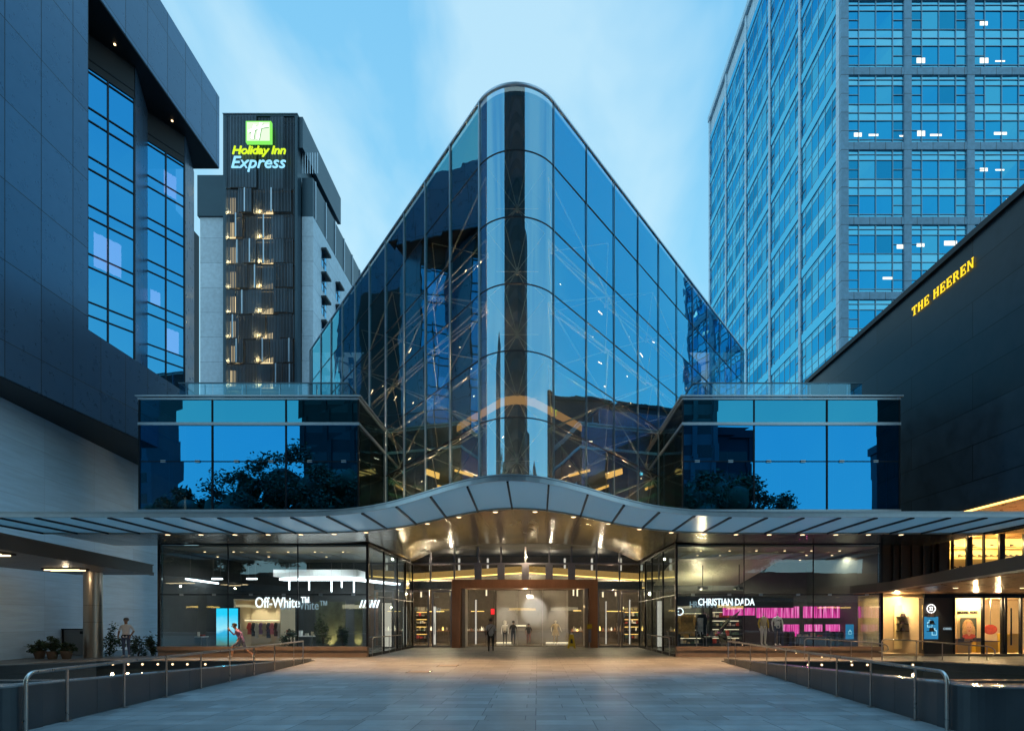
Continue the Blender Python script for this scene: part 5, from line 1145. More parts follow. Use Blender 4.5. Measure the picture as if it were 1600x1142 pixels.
def window_mesh(cols, H, side, key=0):
    wr = random.Random(str(key))
    g = MB(); f = MB(); dd = .10 if side == 0 else .03
    rows = [0,.32,2.24,3.04,3.90,5.80,6.38,H]
    kind = [1,0,1,1,0,1,1]
    x = 0; xs = [0]
    for c in cols: x += c; xs.append(x)
    W = x
    for i in range(len(cols)):
        for j in range(len(rows)-1):
            mt = wr.choice(['office_vision','office_vision','office_vision_b','office_vision_c']) if kind[j] == 0 else wr.choice(['office_spandrel','office_spandrel','office_spandrel_b']); j_ = [jr.uniform(-.012,.012) for _ in range(4)]
            q = [(xs[i],j_[0],rows[j]),(xs[i+1],j_[1],rows[j]),(xs[i+1],j_[2],rows[j+1]),(xs[i],j_[3],rows[j+1])]
            g.add(q, [(0,1,2,3)], mt)
    for x in xs: f.box(x-.03, x+.03, -dd, .02, 0, H, 'office_mullion')
    for z in rows: f.box(0, W, -dd*.7, .015, z-.025, z+.025, 'office_mullion')
    for i in (0, len(cols)-1):
        for z in (1.25, 4.85): f.box(xs[i]+.05, xs[i+1]-.05, -.065, .015, z-.025, z+.025, 'office_mullion')
    return g, f
H = MOD-.75
def make_window(cols, loc, rz, key=0):
    g, f = window_mesh(cols, H, 0 if rz == 0 else 1, key)
    w_ = g.build('window', ot, loc=(0,0,0)); w_.location = Vector(loc)-ORG[ot.name]; w_.rotation_euler = (0,0,rz)
    fr = f.build('frame', w_, loc=(0,0,0)); return w_
protos = {}
def office_window(key, cols, loc, rz):
    if key not in protos: protos[key] = make_window(cols, loc, rz, key); return protos[key]
    s = protos[key]; c = s.copy(); C.objects.link(c); c.location = Vector(loc)-ORG[ot.name]; c.rotation_euler = (0,0,rz); c.parent = ot
    for ch in s.children: d = ch.copy(); C.objects.link(d); d.parent = c
    return c
for k, z in enumerate(bands):
    if z+H > OZ+1: continue
    for i in range(3): office_window(('f',(i+k*2)%5), (1.03,1.5,1.5,1.03,.37)[:4] if 0 else (1.08,1.72,1.72,1.10), (OX0+6.38*i+.757, OY0+.18, z), 0)
# side face: rotate so that local x runs along -Y (panes face -X)
ypier = [55.0,63.6,71.9,80.2,88.7,97.4]
for k, z in enumerate(bands):
    if z+H > OZ+1: continue
    for i in range(5):
        y1_ = ypier[i+1]; y0_ = ypier[i]+ (1.0 if i == 0 else .5); W = y1_-y0_
        cols = (W*.13,W*.185,W*.185,W*.185,W*.185,W*.13); office_window(('s',i,k%3), cols, (OX0+.16, y1_, z-.0), R(-90))
for i in range(5):
    m = MB(); y = ypier[i]; m.box(OX0, OX0+.4, y+(.41 if i == 0 else 0), y+(1.0 if i == 0 else .5), 0, OZ, 'granite_lit'); m.build('stone_pier', ot)
m = MB(); m.box(OX0, OX0+.4, OY1-.3, OY1+.3, 0, OZ, 'granite_lit'); m.build('stone_pier', ot)
m = MB()
for z in bands: m = MB(); m.box(OX0+.08, OX0+.4, OY0+.41, OY1-.3, z-.95, z, 'office_spandrel'); m.build('stone_band', ot)
m = MB(); m.box(OX0-.15, OX1, OY0-.15, OY1+.3, OZ, OZ+.9, 'granite_lit'); m.build('parapet', ot)
# lit ceilings in a few offices: glowing strips on the panes stand in for them
emis('e_office', (1,.94,.80), 1.5)
def otl(px, py, w_, h_):
    a = X_(px, OY0+.1); z = Z_(py, OY0+.1); m = MB(); m.box(a, a+w_*OY0/F, OY0+.15, OY0+.17, z, z+h_*OY0/F, 'e_office'); m.build('lit_ceiling', ot)
for px, py, w_, h_ in ((1335,213,12,6),(1358,212,15,3),(1406,213,10,2),(1434,212,12,8),(1454,212,18,3),(1433,98,13,8),(1532,39,12,6),(1532,98,13,8),(1556,96,15,2),(1554,210,20,4),(1532,267,12,5),(1556,266,14,2),(1573,318,14,8),(1433,385,12,5),(1476,383,20,7),(1402,388,10,6),(1533,383,10,6),(1380,436,16,3.5),(1502,330,0,0)):
    if w_: otl(px, py, w_, h_)

# ================================================================ BEHIND THE CAMERA (seen mirrored in the glass)
def back_block(name, label, x0, x1, y, d, h, wall, win, fl, bw, px_=1.4, wz=1.5):
    t = thing(name, label, 'building', ((x0+x1)/2, y-d/2, 0)); m = MB(); m.box(x0, x1, y-d, y, 0, h, wall); m.build('wall', t)
    n = int((x1-x0)/bw); k = 0; rows = int((h-4)/fl); m = MB()
    for r_ in range(rows):
        z = 4+r_*fl; m.box(x0+.6, x1-.6, y+.01, y+.03, z, z+wz, win)
    m.build('window_band', t)
    m = MB()
    for i in range(n+1):
        x = x0+i*(x1-x0)/n; m.box(x-.35, x+.35, y+.04, y+.3, 0, h, wall)
    m.build('rib', t); m = MB(); m.box(x0-.3, x1+.3, y-d-.3, y+.4, h, h+1.2, wall); m.build('parapet', t)
mat('back_wall_a', (.035,.033,.033), .8, var=.2, vscale=.2); mat('back_wall_b', (.10,.12,.14), .8, var=.2, vscale=.2); mat('back_wall_c', (.015,.025,.04), .8); mat('back_win', (.01,.012,.016), .15)
back_block('slab_block', 'very tall dark slab block across the road behind the viewer', -37, 21, -40, 20, 118, 'back_wall_a', 'back_win', 3.4, 3.6)
back_block('apartment_block', 'pale grey apartment block beside the dark slab across the road', 21.1, 27.4, -38, 20, 58, 'back_wall_b', 'back_win', 3.2, 3.1)
back_block('blue_block', 'low navy blue block across the road', 27.6, 33.5, -40, 18, 30, 'back_wall_c', 'back_win', 3.2, 3.0)
back_block('corner_block', 'grey apartment building at the far left across the road', -84, -62, -40, 8, 56, 'back_wall_b', 'back_win', 3.3, 3.4)
t = thing('backdrop_terrace', 'long low dark terrace added unseen behind the viewer to darken the shop glass', 'building', (0,-33,0))  # unseen block added to keep bright horizon out of the reflections
m = MB(); m.box(-120, 120, -36, -30, 0, 8.5, 'back_wall_a'); m.build('wall', t)
for k in range(30):
    x = -112+k*7.6; m = MB(); m.box(x, x+5.8, -29.99, -29.95, .4, 3.4, 'back_win'); m.build('shop_window', t)
    if k % 3 != 1: m = MB(); m.box(x+.4, x+5.2, -29.9, -29.8, 3.5, 3.7+.12*(k%4), 'e_cream' if k % 2 else 'e_gold'); m.build('lit_sign', t)
back_block('old_block', 'dark block with cornice at the far right across the road', 58, 80, -40, 8, 31, 'back_wall_b', 'back_win', 3.6, 3.5)
# ================================================================ HANDRAILS
def rail(label, feet, tops, r=.028, loop=None, group=None, posts_r=.022):
    """feet: list of post feet, tops: matching points on the handrail; the first post bends into the rail"""
    t = thing('handrail', label, 'handrail', tuple(feet[0]), group)
    f0 = Vector(feet[0]); T = [Vector(p) for p in tops]; d = (T[1]-T[0]).normalized(); rb = .16
    path = [f0, Vector((f0.x,f0.y,T[0].z-rb))]
    for k in range(1, 6):
        a = k*math.pi/10; path.append(Vector((f0.x,f0.y,T[0].z-rb))+d*(rb*(1-math.cos(a)))+Vector((0,0,rb*math.sin(a))))
    path += T[1:]
    if loop: path += [Vector(p) for p in loop]
    m = MB(); m.tube(path, r, 'steel', 12); m.build('rail', t)
    for f, p in list(zip(feet, T))[1:]:
        m = MB(); m.bar(Vector(f), Vector(p)-Vector((0,0,.02)), .042, .018, 'steel'); m.box(f[0]-.05,f[0]+.05,f[1]-.05,f[1]+.05,f[2],f[2]+.012,'steel'); m.build('post', t)
    return t
def side_rail(xa, ya, xb, yb, pxs, label, h=.85, off=.07, light=None):
    sl = (xb-xa)/(yb-ya); feet = []
    for px in pxs:
        k = (px-CX)/F; Y = (xa-sl*ya+off)/(k-sl); X = k*Y; feet.append((X,Y,.002))
    tops = [(x,y,h) for x,y,z in feet]; return rail(label, feet, tops), tops
rL, tL = side_rail(-7.50,7.95,-8.98,21.6,(40,105,194,260,314,359,397,429,459,473.5),'long brushed steel handrail along the left edge of the plaza')
rR, tR = side_rail(6.09,8.0,7.30,21.3,(1480,1430,1360.6,1307.5,1264,1228,1198,1172.5,1149,1138),'long brushed steel handrail along the right edge of the plaza', off=-.07)
# far ends turn down to the ground
for tt, t in ((tL, rL), (tR, rR)):
    x, y, z = tt[-1]; m = MB(); m.tube([(x,y,.002),(x,y,z-.02),(x,y,z)], .026, 'steel', 10); m.build('end_post', t)
# warm studs under the right handrail
for px, py in ((1160,1004),(1212,1013),(1244,1018),(1284,1024.5),(1330,1033)):
    k = (px-CX)/F; Y = (6.09-.091*8-.07)/(k-.091); x, z = k*Y, .78
    if px == 1160: st = thing('rail_lamp', 'tiny warm stud lamp glowing beneath the right handrail', 'rail lamp', (x,Y,.82), 'stud lamps along the right handrail'); m = MB(); m.cyl(x,Y,.80,.822,.02,'steel',8); m.build('housing', st); m = MB(); m.cyl(x,Y-.0,.785,.80,.016,'e_warm',8); m.build('lens', st)
    else: dup(st, (x,Y,.82))
def simple_rail(label, pf, tops_z, Yl):
    feet = [(X_(px,Y),Y,.002) for px, Y in zip(pf, Yl)]; tops = [(x,y,z) for (x,y,_), z in zip(feet, tops_z)]; return rail(label, feet, tops, r=.024)
simple_rail('short steel handrail beside the left entrance return glass', (582,597,608.6,618,627), (.86,)*5, (24.75,26.0,27.2,28.3,29.3))
simple_rail('short steel handrail beside the right entrance return glass', (1046,1034.5,1026,1018.5,1011), (.86,)*5, (24.75,26.0,27.2,28.3,29.6))
feet = [(X_(p,22.9),22.9,.002) for p in (1257,1298,1330,1362)]; tops = [(f[0],f[1],z) for f, z in zip(feet,(.88,.82,.76,.70))]
lx_, ly_ = feet[-1][0], 22.9
rail('lower steel ramp handrail in front of the right shop plinth', feet, tops, r=.024, loop=[(lx_+.55,ly_,.62),(lx_+.68,ly_,.55),(lx_+.70,ly_,.42),(lx_+.60,ly_,.33),(lx_+.3,ly_,.32)])
feet = [(X_(p,22.2),22.2,.002) for p in (1378,1432,1472.5,1514,1542)]; tops = [(f[0],f[1],z) for f, z in zip(feet,(.88,.80,.72,.63,.58))]
lx_, ly_ = feet[-1][0], 22.2
rail('steel ramp handrail with looped end in front of the cream boutique', feet, tops, r=.026, loop=[(lx_+.18,ly_,.53),(lx_+.32,ly_,.42),(lx_+.33,ly_,.28),(lx_+.22,ly_,.18),(lx_,ly_,.16)])

# ================================================================ PLANTS
mat('leaf_dark', (.035,.06,.025), .55, var=.5, vscale=3); mat('leaf_mid', (.07,.11,.04), .5, var=.4, vscale=3); mat('bark', (.09,.07,.05), .9, var=.3); mat('pot', (.22,.13,.08), .7, var=.2)
def leaves(name, parent, c, rad, n, size, seed, mt='leaf_dark', clumps=None, flat=1., sc=.16):
    rr = random.Random(seed); m = MB(); c = Vector(c)
    cl = clumps or [Vector((rr.gauss(0,.42)*rad[0], rr.gauss(0,.42)*rad[1], rr.gauss(0,.40)*rad[2])) for _ in range(max(6, n//40))]
    for i in range(n):
        k = rr.choice(cl); p = c+k+Vector((rr.gauss(0,sc)*rad[0], rr.gauss(0,sc)*rad[1], rr.gauss(0,sc)*rad[2]))
        a = Vector((rr.gauss(0,1), rr.gauss(0,1), rr.gauss(0,.6)*flat)).normalized(); b = a.cross(Vector((rr.gauss(0,1),rr.gauss(0,1),rr.gauss(0,1)))).normalized(); s = size*rr.uniform(.6,1.3)
        m.add([p-a*s, p-b*s*.38, p+a*s, p+b*s*.38], [(0,1,2,3)], rr.choice([mt,mt,'leaf_mid']))
    return m.build(name, parent)
def shrub(label, px, Y, h, w_, seed, name='shrub', pot=False, group=None):
    x = X_(px, Y); t = thing(name, label, 'plant', (x,Y,0), group); z0 = .0
    if pot:
        m = MB(); m.lathe(x, Y, [(.02,.0),(.15,.0),(.21,.30),(.22,.33),(.19,.33),(.18,.30),(.02,.30)], 'pot', 18); m.build('pot', t); z0 = .28
    rr = random.Random(seed); m = MB()
    for k in range(5): m.tube([(x,Y,z0),(x+rr.uniform(-.3,.3)*w_,Y+rr.uniform(-.2,.2),z0+h*.45),(x+rr.uniform(-.6,.6)*w_,Y+rr.uniform(-.3,.3),z0+h*.8)], [.018,.012,.005], 'bark', 5)
    m.build('stem', t); leaves('foliage', t, (x,Y,z0+h*.52), (w_,w_*.6,h*.62), 520, .075, seed)
shrub('dark leafy shrub between the porch column and the standing man', 172, 24.9, 1.15, .55, 1); shrub('dark leafy shrub just right of the standing man', 216, 24.9, 1.2, .6, 2); shrub('dim shrub against the corner of the left shop', 238, 25.2, .9, .35, 9)
shrub('potted spiky plant at the far left under the porch', 62, 23.2, .55, .5, 3, 'potted_plant', True); shrub('potted bushy plant just left of the glass cabinet', 82, 23.0, .6, .5, 4, 'potted_plant', True); shrub('small potted plant in front of the glass cabinet', 104, 23.1, .35, .4, 5, 'potted_plant', True)
for px, py, s_, lab in ((1215,604,1,'low'),(1245,598,1.2,'spreading'),(1276,596,1.1,'taller')):
    Y = 27.2; x = X_(px,Y); zb_ = 11.1; t = thing('roof_shrub', lab+' dark shrub on the roof terrace of the right wing', 'plant', (x,Y,zb_)); m = MB(); m.tube([(x,Y,zb_),(x+.1,Y,zb_+1.0*s_)], [.03,.01], 'bark', 6); m.build('stem', t); leaves('foliage', t, (x,Y,zb_+.95*s_), (.75,.5,.5*s_), 420, .11, int(px), 'leaf_dark')
x, Y = X_(497,26), 26; t = thing('roof_shrub', 'small dark plant on the roof terrace of the left wing', 'plant', (x,Y,11.1)); m = MB(); m.tube([(x,Y,11.1),(x,Y,12.0)], [.03,.01], 'bark', 6); m.build('stem', t); leaves('foliage', t, (x,Y,12.0), (.5,.4,.4), 260, .1, 77, 'leaf_dark')
def tree(label, x, y, h, r, seed):
    t = thing('tree', label, 'tree', (x,y,0)); rr = random.Random(seed); m = MB(); m.tube([(x,y,0),(x+.2,y,h*.35),(x,y,h*.6)], [.5,.36,.2], 'bark', 10); m.build('trunk', t)
    for k in range(6):
        a = k*1.05+rr.random(); m = MB(); m.tube([(x,y,h*.38),(x+math.cos(a)*r*.4,y+math.sin(a)*r*.4,h*.6),(x+math.cos(a)*r*.75,y+math.sin(a)*r*.7,h*.75)], [.2,.11,.04], 'bark', 6); m.build('limb', t)
    mcore = MB(); rr2 = random.Random(seed+5)
    for k in range(26):
        a, q = rr2.uniform(0, 6.28), rr2.uniform(0, .72)**.7; cx0, cy0, cz0 = x+math.cos(a)*r*q, y+math.sin(a)*r*q, h*.66+rr2.uniform(-.55,.6)*h*.36*(1-q*.5); r0 = r*rr2.uniform(.14,.24)
        prof = [(r0*math.sin(math.pi*j/7)*(1+rr2.uniform(-.15,.15)), cz0-r0*math.cos(math.pi*j/7)) for j in range(8)]; mcore.lathe(cx0, cy0, prof, 'leaf_dark', 9)
    mcore.build('inner_foliage', t)
    cl = []
    while len(cl) < 150:
        v = Vector((rr2.uniform(-1,1), rr2.uniform(-1,1), rr2.uniform(-1,1)))
        if .25 < v.length < 1: cl.append(Vector((v.x*r*.88, v.y*r*.88, v.z*h*.30)))
    leaves('crown', t, (x,y,h*.66), (r,r,h*.36), 26000, .24, seed, 'leaf_dark', clumps=cl, sc=.055)
tree('broad street tree across the plaza on the left, mirrored in the left wing', -25.5, -12, 20.5, 9.5, 21); tree('smaller street tree at the far left, mirrored in the left wing', -37.5, -12, 15.5, 5.5, 22); tree('street tree across the plaza on the right, mirrored in the right wing', 19.5, -12, 17.5, 8.5, 23)

for px_, Y_, h_, sd_, lab_ in ((505,25.7,1.5,41,'leafy potted plant against the wide golden panel of the left shop'),(537,25.9,1.1,42,'low leafy plant right of the wide golden panel in the left shop'),(455,26.4,.9,43,'small leafy plant right of the pale lit booth')):
    shrub(lab_, px_, Y_, h_, .38, sd_, 'potted_plant', True)
# ================================================================ SMALL STREET THINGS
a, b = P(83,1026,25.6), P(133,985,25.6)
mat('cabinet_panel', (.22,.25,.26), .4, .2)
t = thing('service_cabinet', 'low glazed service cabinet with dark frame left of the porch column', 'cabinet', ((a.x+b.x)/2,25.9,0)); w2 = (b.x-a.x)
m = MB(); m.box(a.x+.02,b.x-.02,25.65,26.2,.02,1.2,'cabinet_panel'); m.build('body', t)
m = MB()
for x in (a.x, a.x+w2*.28, b.x-.04): m.box(x, x+.04, 25.58, 25.64, 0, 1.25, 'dark_frame')
m.box(a.x+.041,b.x-.041,25.585,25.635,1.2,1.25,'dark_frame'); m.build('frame', t)
m = MB(); m.box(b.x-.25,b.x-.12,25.60,25.64,1.0,1.13,'dark_frame'); m.build('lock_plate', t)
mat('sign_yellow', (.75,.55,.03), .5)
Y = 32.2; x = X_(893,Y); t = thing('wet_floor_sign', 'yellow folding A frame floor warning sign outside the glass doors', 'floor sign', (x,Y,0))
for s_ in (-1,1):
    m = MB(); vs = [(x-.33*1,Y+s_*.20,0),(x-.22,Y+s_*.20,0),(x-.06,Y+s_*.03,.85),(x+.06,Y+s_*.03,.85),(x+.22,Y+s_*.20,0),(x+.33,Y+s_*.20,0),(x+.10,Y+s_*.015,.86),(x-.10,Y+s_*.015,.86)]
    w0, w1 = .24, .11
    q = [(x-w0,Y+s_*.2,0),(x-w0+.10,Y+s_*.2,0),(x-w0+.13,Y+s_*.17,.12),(x+w0-.13,Y+s_*.17,.12),(x+w0-.10,Y+s_*.2,0),(x+w0,Y+s_*.2,0),(x+w1,Y+s_*.02,.82),(x-w1,Y+s_*.02,.82)]
    m = MB(); n = 8; m.add(q+[(a_,b_-s_*.02,c_) for a_,b_,c_ in q], [tuple(range(n)), tuple(range(2*n-1,n-1,-1))]+[((i+1)%n,i,n+i,n+(i+1)%n) for i in range(n)], 'sign_yellow'); pn = m.build('panel', t)
    if s_ < 0: m = MB(); m.add([(x-.08,Y-.155,.30),(x+.08,Y-.155,.30),(x+.05,Y-.10,.55),(x-.05,Y-.10,.55)], [(0,1,2,3)], 'ink'); m.build('pictogram', pn)
m = MB(); m.box(x-.06,x+.06,Y-.02,Y+.02,.81,.87,'paper'); m.build('handle', t)
Y = 32.3; x = X_(921.5,Y); t = thing('notice_stand', 'slim grey notice stand with a yellow top card beside the portal', 'notice stand', (x,Y,0)); m = MB(); m.cyl(x,Y,0,.02,.15,'steel',16); m.build('base', t); m = MB(); m.cyl(x,Y,.02,.35,.02,'steel',8); m.build('pole', t)
m = MB(); m.box(x-.09,x+.09,Y-.02,Y+.02,.35,1.12,'door_frame'); m.build('board', t); m = MB(); m.box(x-.15,x+.13,Y-.035,Y+.0,1.15,1.42,'sign_yellow'); m.build('card', t)

# ================================================================ FIGURES
mat('skin', (.30,.17,.11), .5); mat('hair', (.02,.016,.014), .6); mat('grey_hair', (.12,.10,.09), .6); mat('denim', (.07,.10,.17), .8); mat('shirt_white', (.72,.70,.70), .8); mat('shoe_w', (.55,.54,.52), .6); mat('black_cloth', (.02,.02,.022), .85); mat('mannequin', (.75,.72,.68), .4); mat('grey_cloth', (.55,.53,.53), .85); mat('beige_cloth', (.55,.45,.30), .85); mat('tan_short', (.25,.12,.10), .8); mat('orange_cloth', (.5,.15,.07), .8); mat('eye_w', (.7,.68,.65), .3); mat('lip', (.35,.12,.10), .5)
def figure(name, label, cat, loc, rz, pose, pal, hgt=1.72, head=True, hair='hair', group=None, extra=None):
    """one continuous skinned body; pal maps body regions to materials"""
    s = hgt/1.72
    J = {'pelvis':(0,0,.95,.135),'waist':(0,0,1.08,.125),'chest':(0,0,1.27,.145),'neck0':(0,.005,1.43,.065),'neck1':(0,-.005,1.50,.055)}
    if head: J.update({'jaw':(0,-.015,1.555,.068),'skull':(0,-.002,1.625,.088),'crown':(0,.004,1.675,.062)})
    for k, sg in (('l',1),('r',-1)):
        J['sh'+k] = (sg*.175,0,1.385,.062); J['el'+k] = (sg*.235,.02,1.12,.043); J['wr'+k] = (sg*.25,-.04,.88,.028)
        J['hip'+k] = (sg*.09,0,.88,.092); J['kn'+k] = (sg*.10,-.01,.50,.058); J['an'+k] = (sg*.10,.02,.09,.038); J['to'+k] = (sg*.115,-.15,.035,.032)
    for q, v in pose.items():
        if q in J: J[q] = (*v, J[q][3])
    E = [('pelvis','waist','top'),('waist','chest','top'),('chest','neck0','top'),('neck0','neck1','skin')]
    if head: E += [('neck1','jaw','skin'),('jaw','skull','skin'),('skull','crown','skin')]
    for k in 'lr':
        E += [('chest','sh'+k,'top'),('sh'+k,'el'+k,'sleeve'),('el'+k,'wr'+k,'forearm'),('pelvis','hip'+k,'leg'),('hip'+k,'kn'+k,'leg'),('kn'+k,'an'+k,'shin'),('an'+k,'to'+k,'shoe')]
        w_ = Vector(J['wr'+k][:3]); e_ = Vector(J['el'+k][:3]); d = (w_-e_).normalized(); sd = Vector((0,1,0)) if abs(d.y) < .8 else Vector((0,0,1)); sd = (sd-d*sd.dot(d)).normalized(); pn = d.cross(sd)
        pm = w_+d*.07; J['pm'+k] = (*pm,.030); E.append(('wr'+k,'pm'+k,'skin'))
        for i, (o, L) in enumerate(((-.030,.068),(-.010,.080),(.010,.074),(.029,.058))):
            b_ = pm+sd*o+d*.025; c_ = b_+d*L*.55+pn*.010; f_ = c_+d*L*.42+pn*.025
            J['f%s%da'%(k,i)] = (*b_,.0105); J['f%s%db'%(k,i)] = (*c_,.0092); J['f%s%dc'%(k,i)] = (*f_,.0075); E += [('pm'+k,'f%s%da'%(k,i),'skin'),('f%s%da'%(k,i),'f%s%db'%(k,i),'skin'),('f%s%db'%(k,i),'f%s%dc'%(k,i),'skin')]
        b_ = w_+d*.03-sd*.032; c_ = b_+d*.035-sd*.018; J['t'+k+'a'] = (*b_,.012); J['t'+k+'b'] = (*c_,.0095); E += [('wr'+k,'t'+k+'a','skin'),('t'+k+'a','t'+k+'b','skin')]
    names = list(J); idx = {n: i for i, n in enumerate(names)}
    me = bpy.data.meshes.new('tmp'); me.from_pydata([tuple(c*s for c in J[n][:3]) for n in names], [(idx[a], idx[b]) for a, b, _ in E], []); ob = bpy.data.objects.new('tmp', me); C.objects.link(ob)
    md = ob.modifiers.new('s', 'SKIN'); md.use_smooth_shade = True
    sv = me.skin_vertices[0].data
    for n in names: r = J[n][3]*s; sv[idx[n]].radius = (r, r); sv[idx[n]].use_root = (n == 'pelvis')
    ms = ob.modifiers.new('u', 'SUBSURF'); ms.levels = 1; ms.render_levels = 1
    dg = bpy.context.evaluated_depsgraph_get(); dg.update(); bm_ = bpy.data.meshes.new_from_object(ob.evaluated_get(dg)); bpy.data.objects.remove(ob); bpy.data.meshes.remove(me)
    mats_ = sorted(set(pal.values())); bm_.materials.clear()
    for q in mats_: bm_.materials.append(MATS[q])
    segs = [(Vector(J[a][:3])*s, Vector(J[b][:3])*s, J[a][3]*s, J[b][3]*s, rg) for a, b, rg in E]; mi = []
    for p in bm_.polygons:
        best, br = 9, None; c = p.center
        for a, b, ra, rb_, rg in segs:
            ab = b-a; f = max(0, min(1, (c-a).dot(ab)/ab.length_squared)); d = (c-a-ab*f).length-(ra+(rb_-ra)*f)
            if d < best: best, br = d, rg
        mi.append(mats_.index(pal.get(br, pal['top'])))
    bm_.polygons.foreach_set('material_index', mi); bm_.polygons.foreach_set('use_smooth', [True]*len(mi)); bm_.name = name
    root = bpy.data.objects.new(name, bm_); C.objects.link(root); ORG[root.name] = Vector((0,0,0)); tag(root, label, cat, group)
    hd = Vector(J['skull'][:3])*s if head else None
    if head and hair:
        m = MB(); vs = []; n = 14
        for r_, z in ((.098,-.03),(.104,.01),(.101,.05),(.085,.085),(.05,.107),(.005,.113)):
            for k in range(n):
                a = 2*math.pi*k/n; fr = max(0, -math.sin(a)); vs.append((hd.x+r_*s*math.cos(a)*.93, hd.y+.012*s+r_*s*math.sin(a)*1.05+(.03*s*fr if z < .03 else 0), hd.z+(z+(.05*fr if z < .03 else 0))*s))
        m.add(vs, [(i*n+k,i*n+(k+1)%n,(i+1)*n+(k+1)%n,(i+1)*n+k) for i in range(5) for k in range(n)], hair, True); h = m.build('hair', root)
    if head:
        fy = hd.y-.088*s; m = MB(); m.tube([(hd.x,fy+.02*s,hd.z-.0*s),(hd.x,fy-.016*s,hd.z-.035*s),(hd.x,fy+.012*s,hd.z-.045*s)], [.008*s,.012*s,.009*s], pal['skin'], 6); m.build('nose', root)
        for sg in (-1,1):
            m = MB(); m.tube([(hd.x+sg*.032*s,fy+.010*s,hd.z-.002*s),(hd.x+sg*.032*s,fy-.002*s,hd.z-.002*s)], .011*s, 'hair' if hair else pal['skin'], 8); m.build('eye', root)
            m = MB(); m.tube([(hd.x+sg*.084*s,hd.y+.0*s,hd.z-.03*s),(hd.x+sg*.098*s,hd.y+.012*s,hd.z-.0*s),(hd.x+sg*.090*s,hd.y+.008*s,hd.z+.018*s)], [.010*s,.014*s,.008*s], pal['skin'], 6); m.build('ear', root)
        m = MB(); m.tube([(hd.x-.024*s,fy+.014*s,hd.z-.066*s),(hd.x,fy+.004*s,hd.z-.068*s),(hd.x+.024*s,fy+.014*s,hd.z-.066*s)], .006*s, 'lip' if hair else pal['skin'], 6); m.build('mouth', root)
    if extra: extra(root, J, s)
    root.location = loc; root.rotation_euler = (0,0,rz); return root
def pal(top, leg, shoe, skin='skin', sleeve=None, forearm=None, shin=None): return {'top':top,'sleeve':sleeve or top,'forearm':forearm or skin,'leg':leg,'shin':shin or leg,'shoe':shoe,'skin':skin}
walk = {'knl':(.10,-.13,.51),'anl':(.10,-.16,.10),'tol':(.11,-.33,.05),'knr':(-.10,.02,.50),'anr':(-.10,.24,.14),'tor':(-.11,.12,.035),'ell':(.24,.10,1.14),'wrl':(.24,.08,.90),'elr':(-.24,-.02,1.14),'wrr':(-.22,-.2,.98)}
def belt(root, J, s):
    m = MB(); c = J['pelvis']; m.lathe(0, c[1]*s, [(.138*s,(c[2]+.005)*s),(.146*s,(c[2]+.01)*s),(.146*s,(c[2]+.045)*s),(.138*s,(c[2]+.05)*s)], 'hair', 18); m.build('belt', root)
figure('person', 'man in pale polo shirt and blue jeans standing between two shrubs by the porch', 'person', (X_(197,23.9),23.9,0), R(10),
       {'ell':(.29,.04,1.15),'wrl':(.24,-.10,.97),'elr':(-.29,.04,1.15),'wrr':(-.25,-.10,.97),'anl':(.12,.02,.09),'tol':(.14,-.15,.035)}, pal('shirt_white','denim','shoe_w'), 1.74, hair='grey_hair', extra=belt)
def pack(root, J, s):
    m = MB(); m.prism_y([(-.12,1.02),(.12,1.02),(.14,1.12),(.13,1.34),(.08,1.40),(-.08,1.40),(-.13,1.34),(-.14,1.12)], .12, .25, 'orange_cloth' if 0 else 'hair'); m.build('backpack', root)
    m = MB(); m.tube([(.13,-.08,1.05),(.02,-.17,1.22),(-.13,-.09,1.42),(-.13,.10,1.40),(.0,.17,1.2)], .014, 'hair', 6); m.build('strap', root)
def sling(root, J, s):
    m = MB(); m.tube([(.15,.10,1.06),(.05,.165,1.2),(-.08,.15,1.36),(-.14,.02,1.45)], .013, 'hair', 6); m.build('strap', root)
    m = MB(); m.prism_y([(.12,.92),(.30,.92),(.31,1.10),(.12,1.10)], -.02, .10, 'black_cloth'); m.build('shoulder_bag', root)
figure('person', 'visitor in light grey top with sling bag walking towards the glass doors', 'person', (X_(767,27.2),27.2,0), R(188), walk, pal('grey_cloth','black_cloth','shoe_w'), 1.72, extra=sling)
figure('person', 'person all in black standing before the grey feature wall inside', 'person', (X_(802,36.2),36.2,.02), R(175), {}, pal('black_cloth','black_cloth','hair'), 1.6)
figure('person', 'smaller figure in dark clothes right of the slot light inside', 'person', (X_(826,37.6),37.6,.02), R(185), walk, pal('black_cloth','tan_short','hair'), 1.42)
run = {'pelvis':(0,0,.90),'waist':(0,-.05,1.02),'chest':(0,-.14,1.19),'neck0':(0,-.22,1.33),'neck1':(0,-.25,1.39),'jaw':(0,-.29,1.44),'skull':(0,-.31,1.51),'crown':(0,-.31,1.56),
       'shl':(.17,-.20,1.30),'shr':(-.17,-.20,1.30),'ell':(.23,.06,1.18),'wrl':(.22,-.06,.98),'elr':(-.23,-.36,1.10),'wrr':(-.18,-.50,1.28),
       'hipl':(.09,0,.84),'hipr':(-.09,0,.84),'knl':(.10,-.34,.62),'anl':(.10,-.36,.20),'tol':(.10,-.54,.17),'knr':(-.10,.12,.46),'anr':(-.10,.42,.24),'tor':(-.10,.42,.08)}
figure('person', 'runner in purple top and shorts bending forward past the cyan screen', 'person', (X_(378,22.9),22.9,-.045), R(-75), {k:v for k, v in run.items()}, {'top':'cloth_3','sleeve':'cloth_3','forearm':'cloth_3','leg':'cloth_5','shin':'skin','shoe':'shoe_w','skin':'skin'}, 1.66)
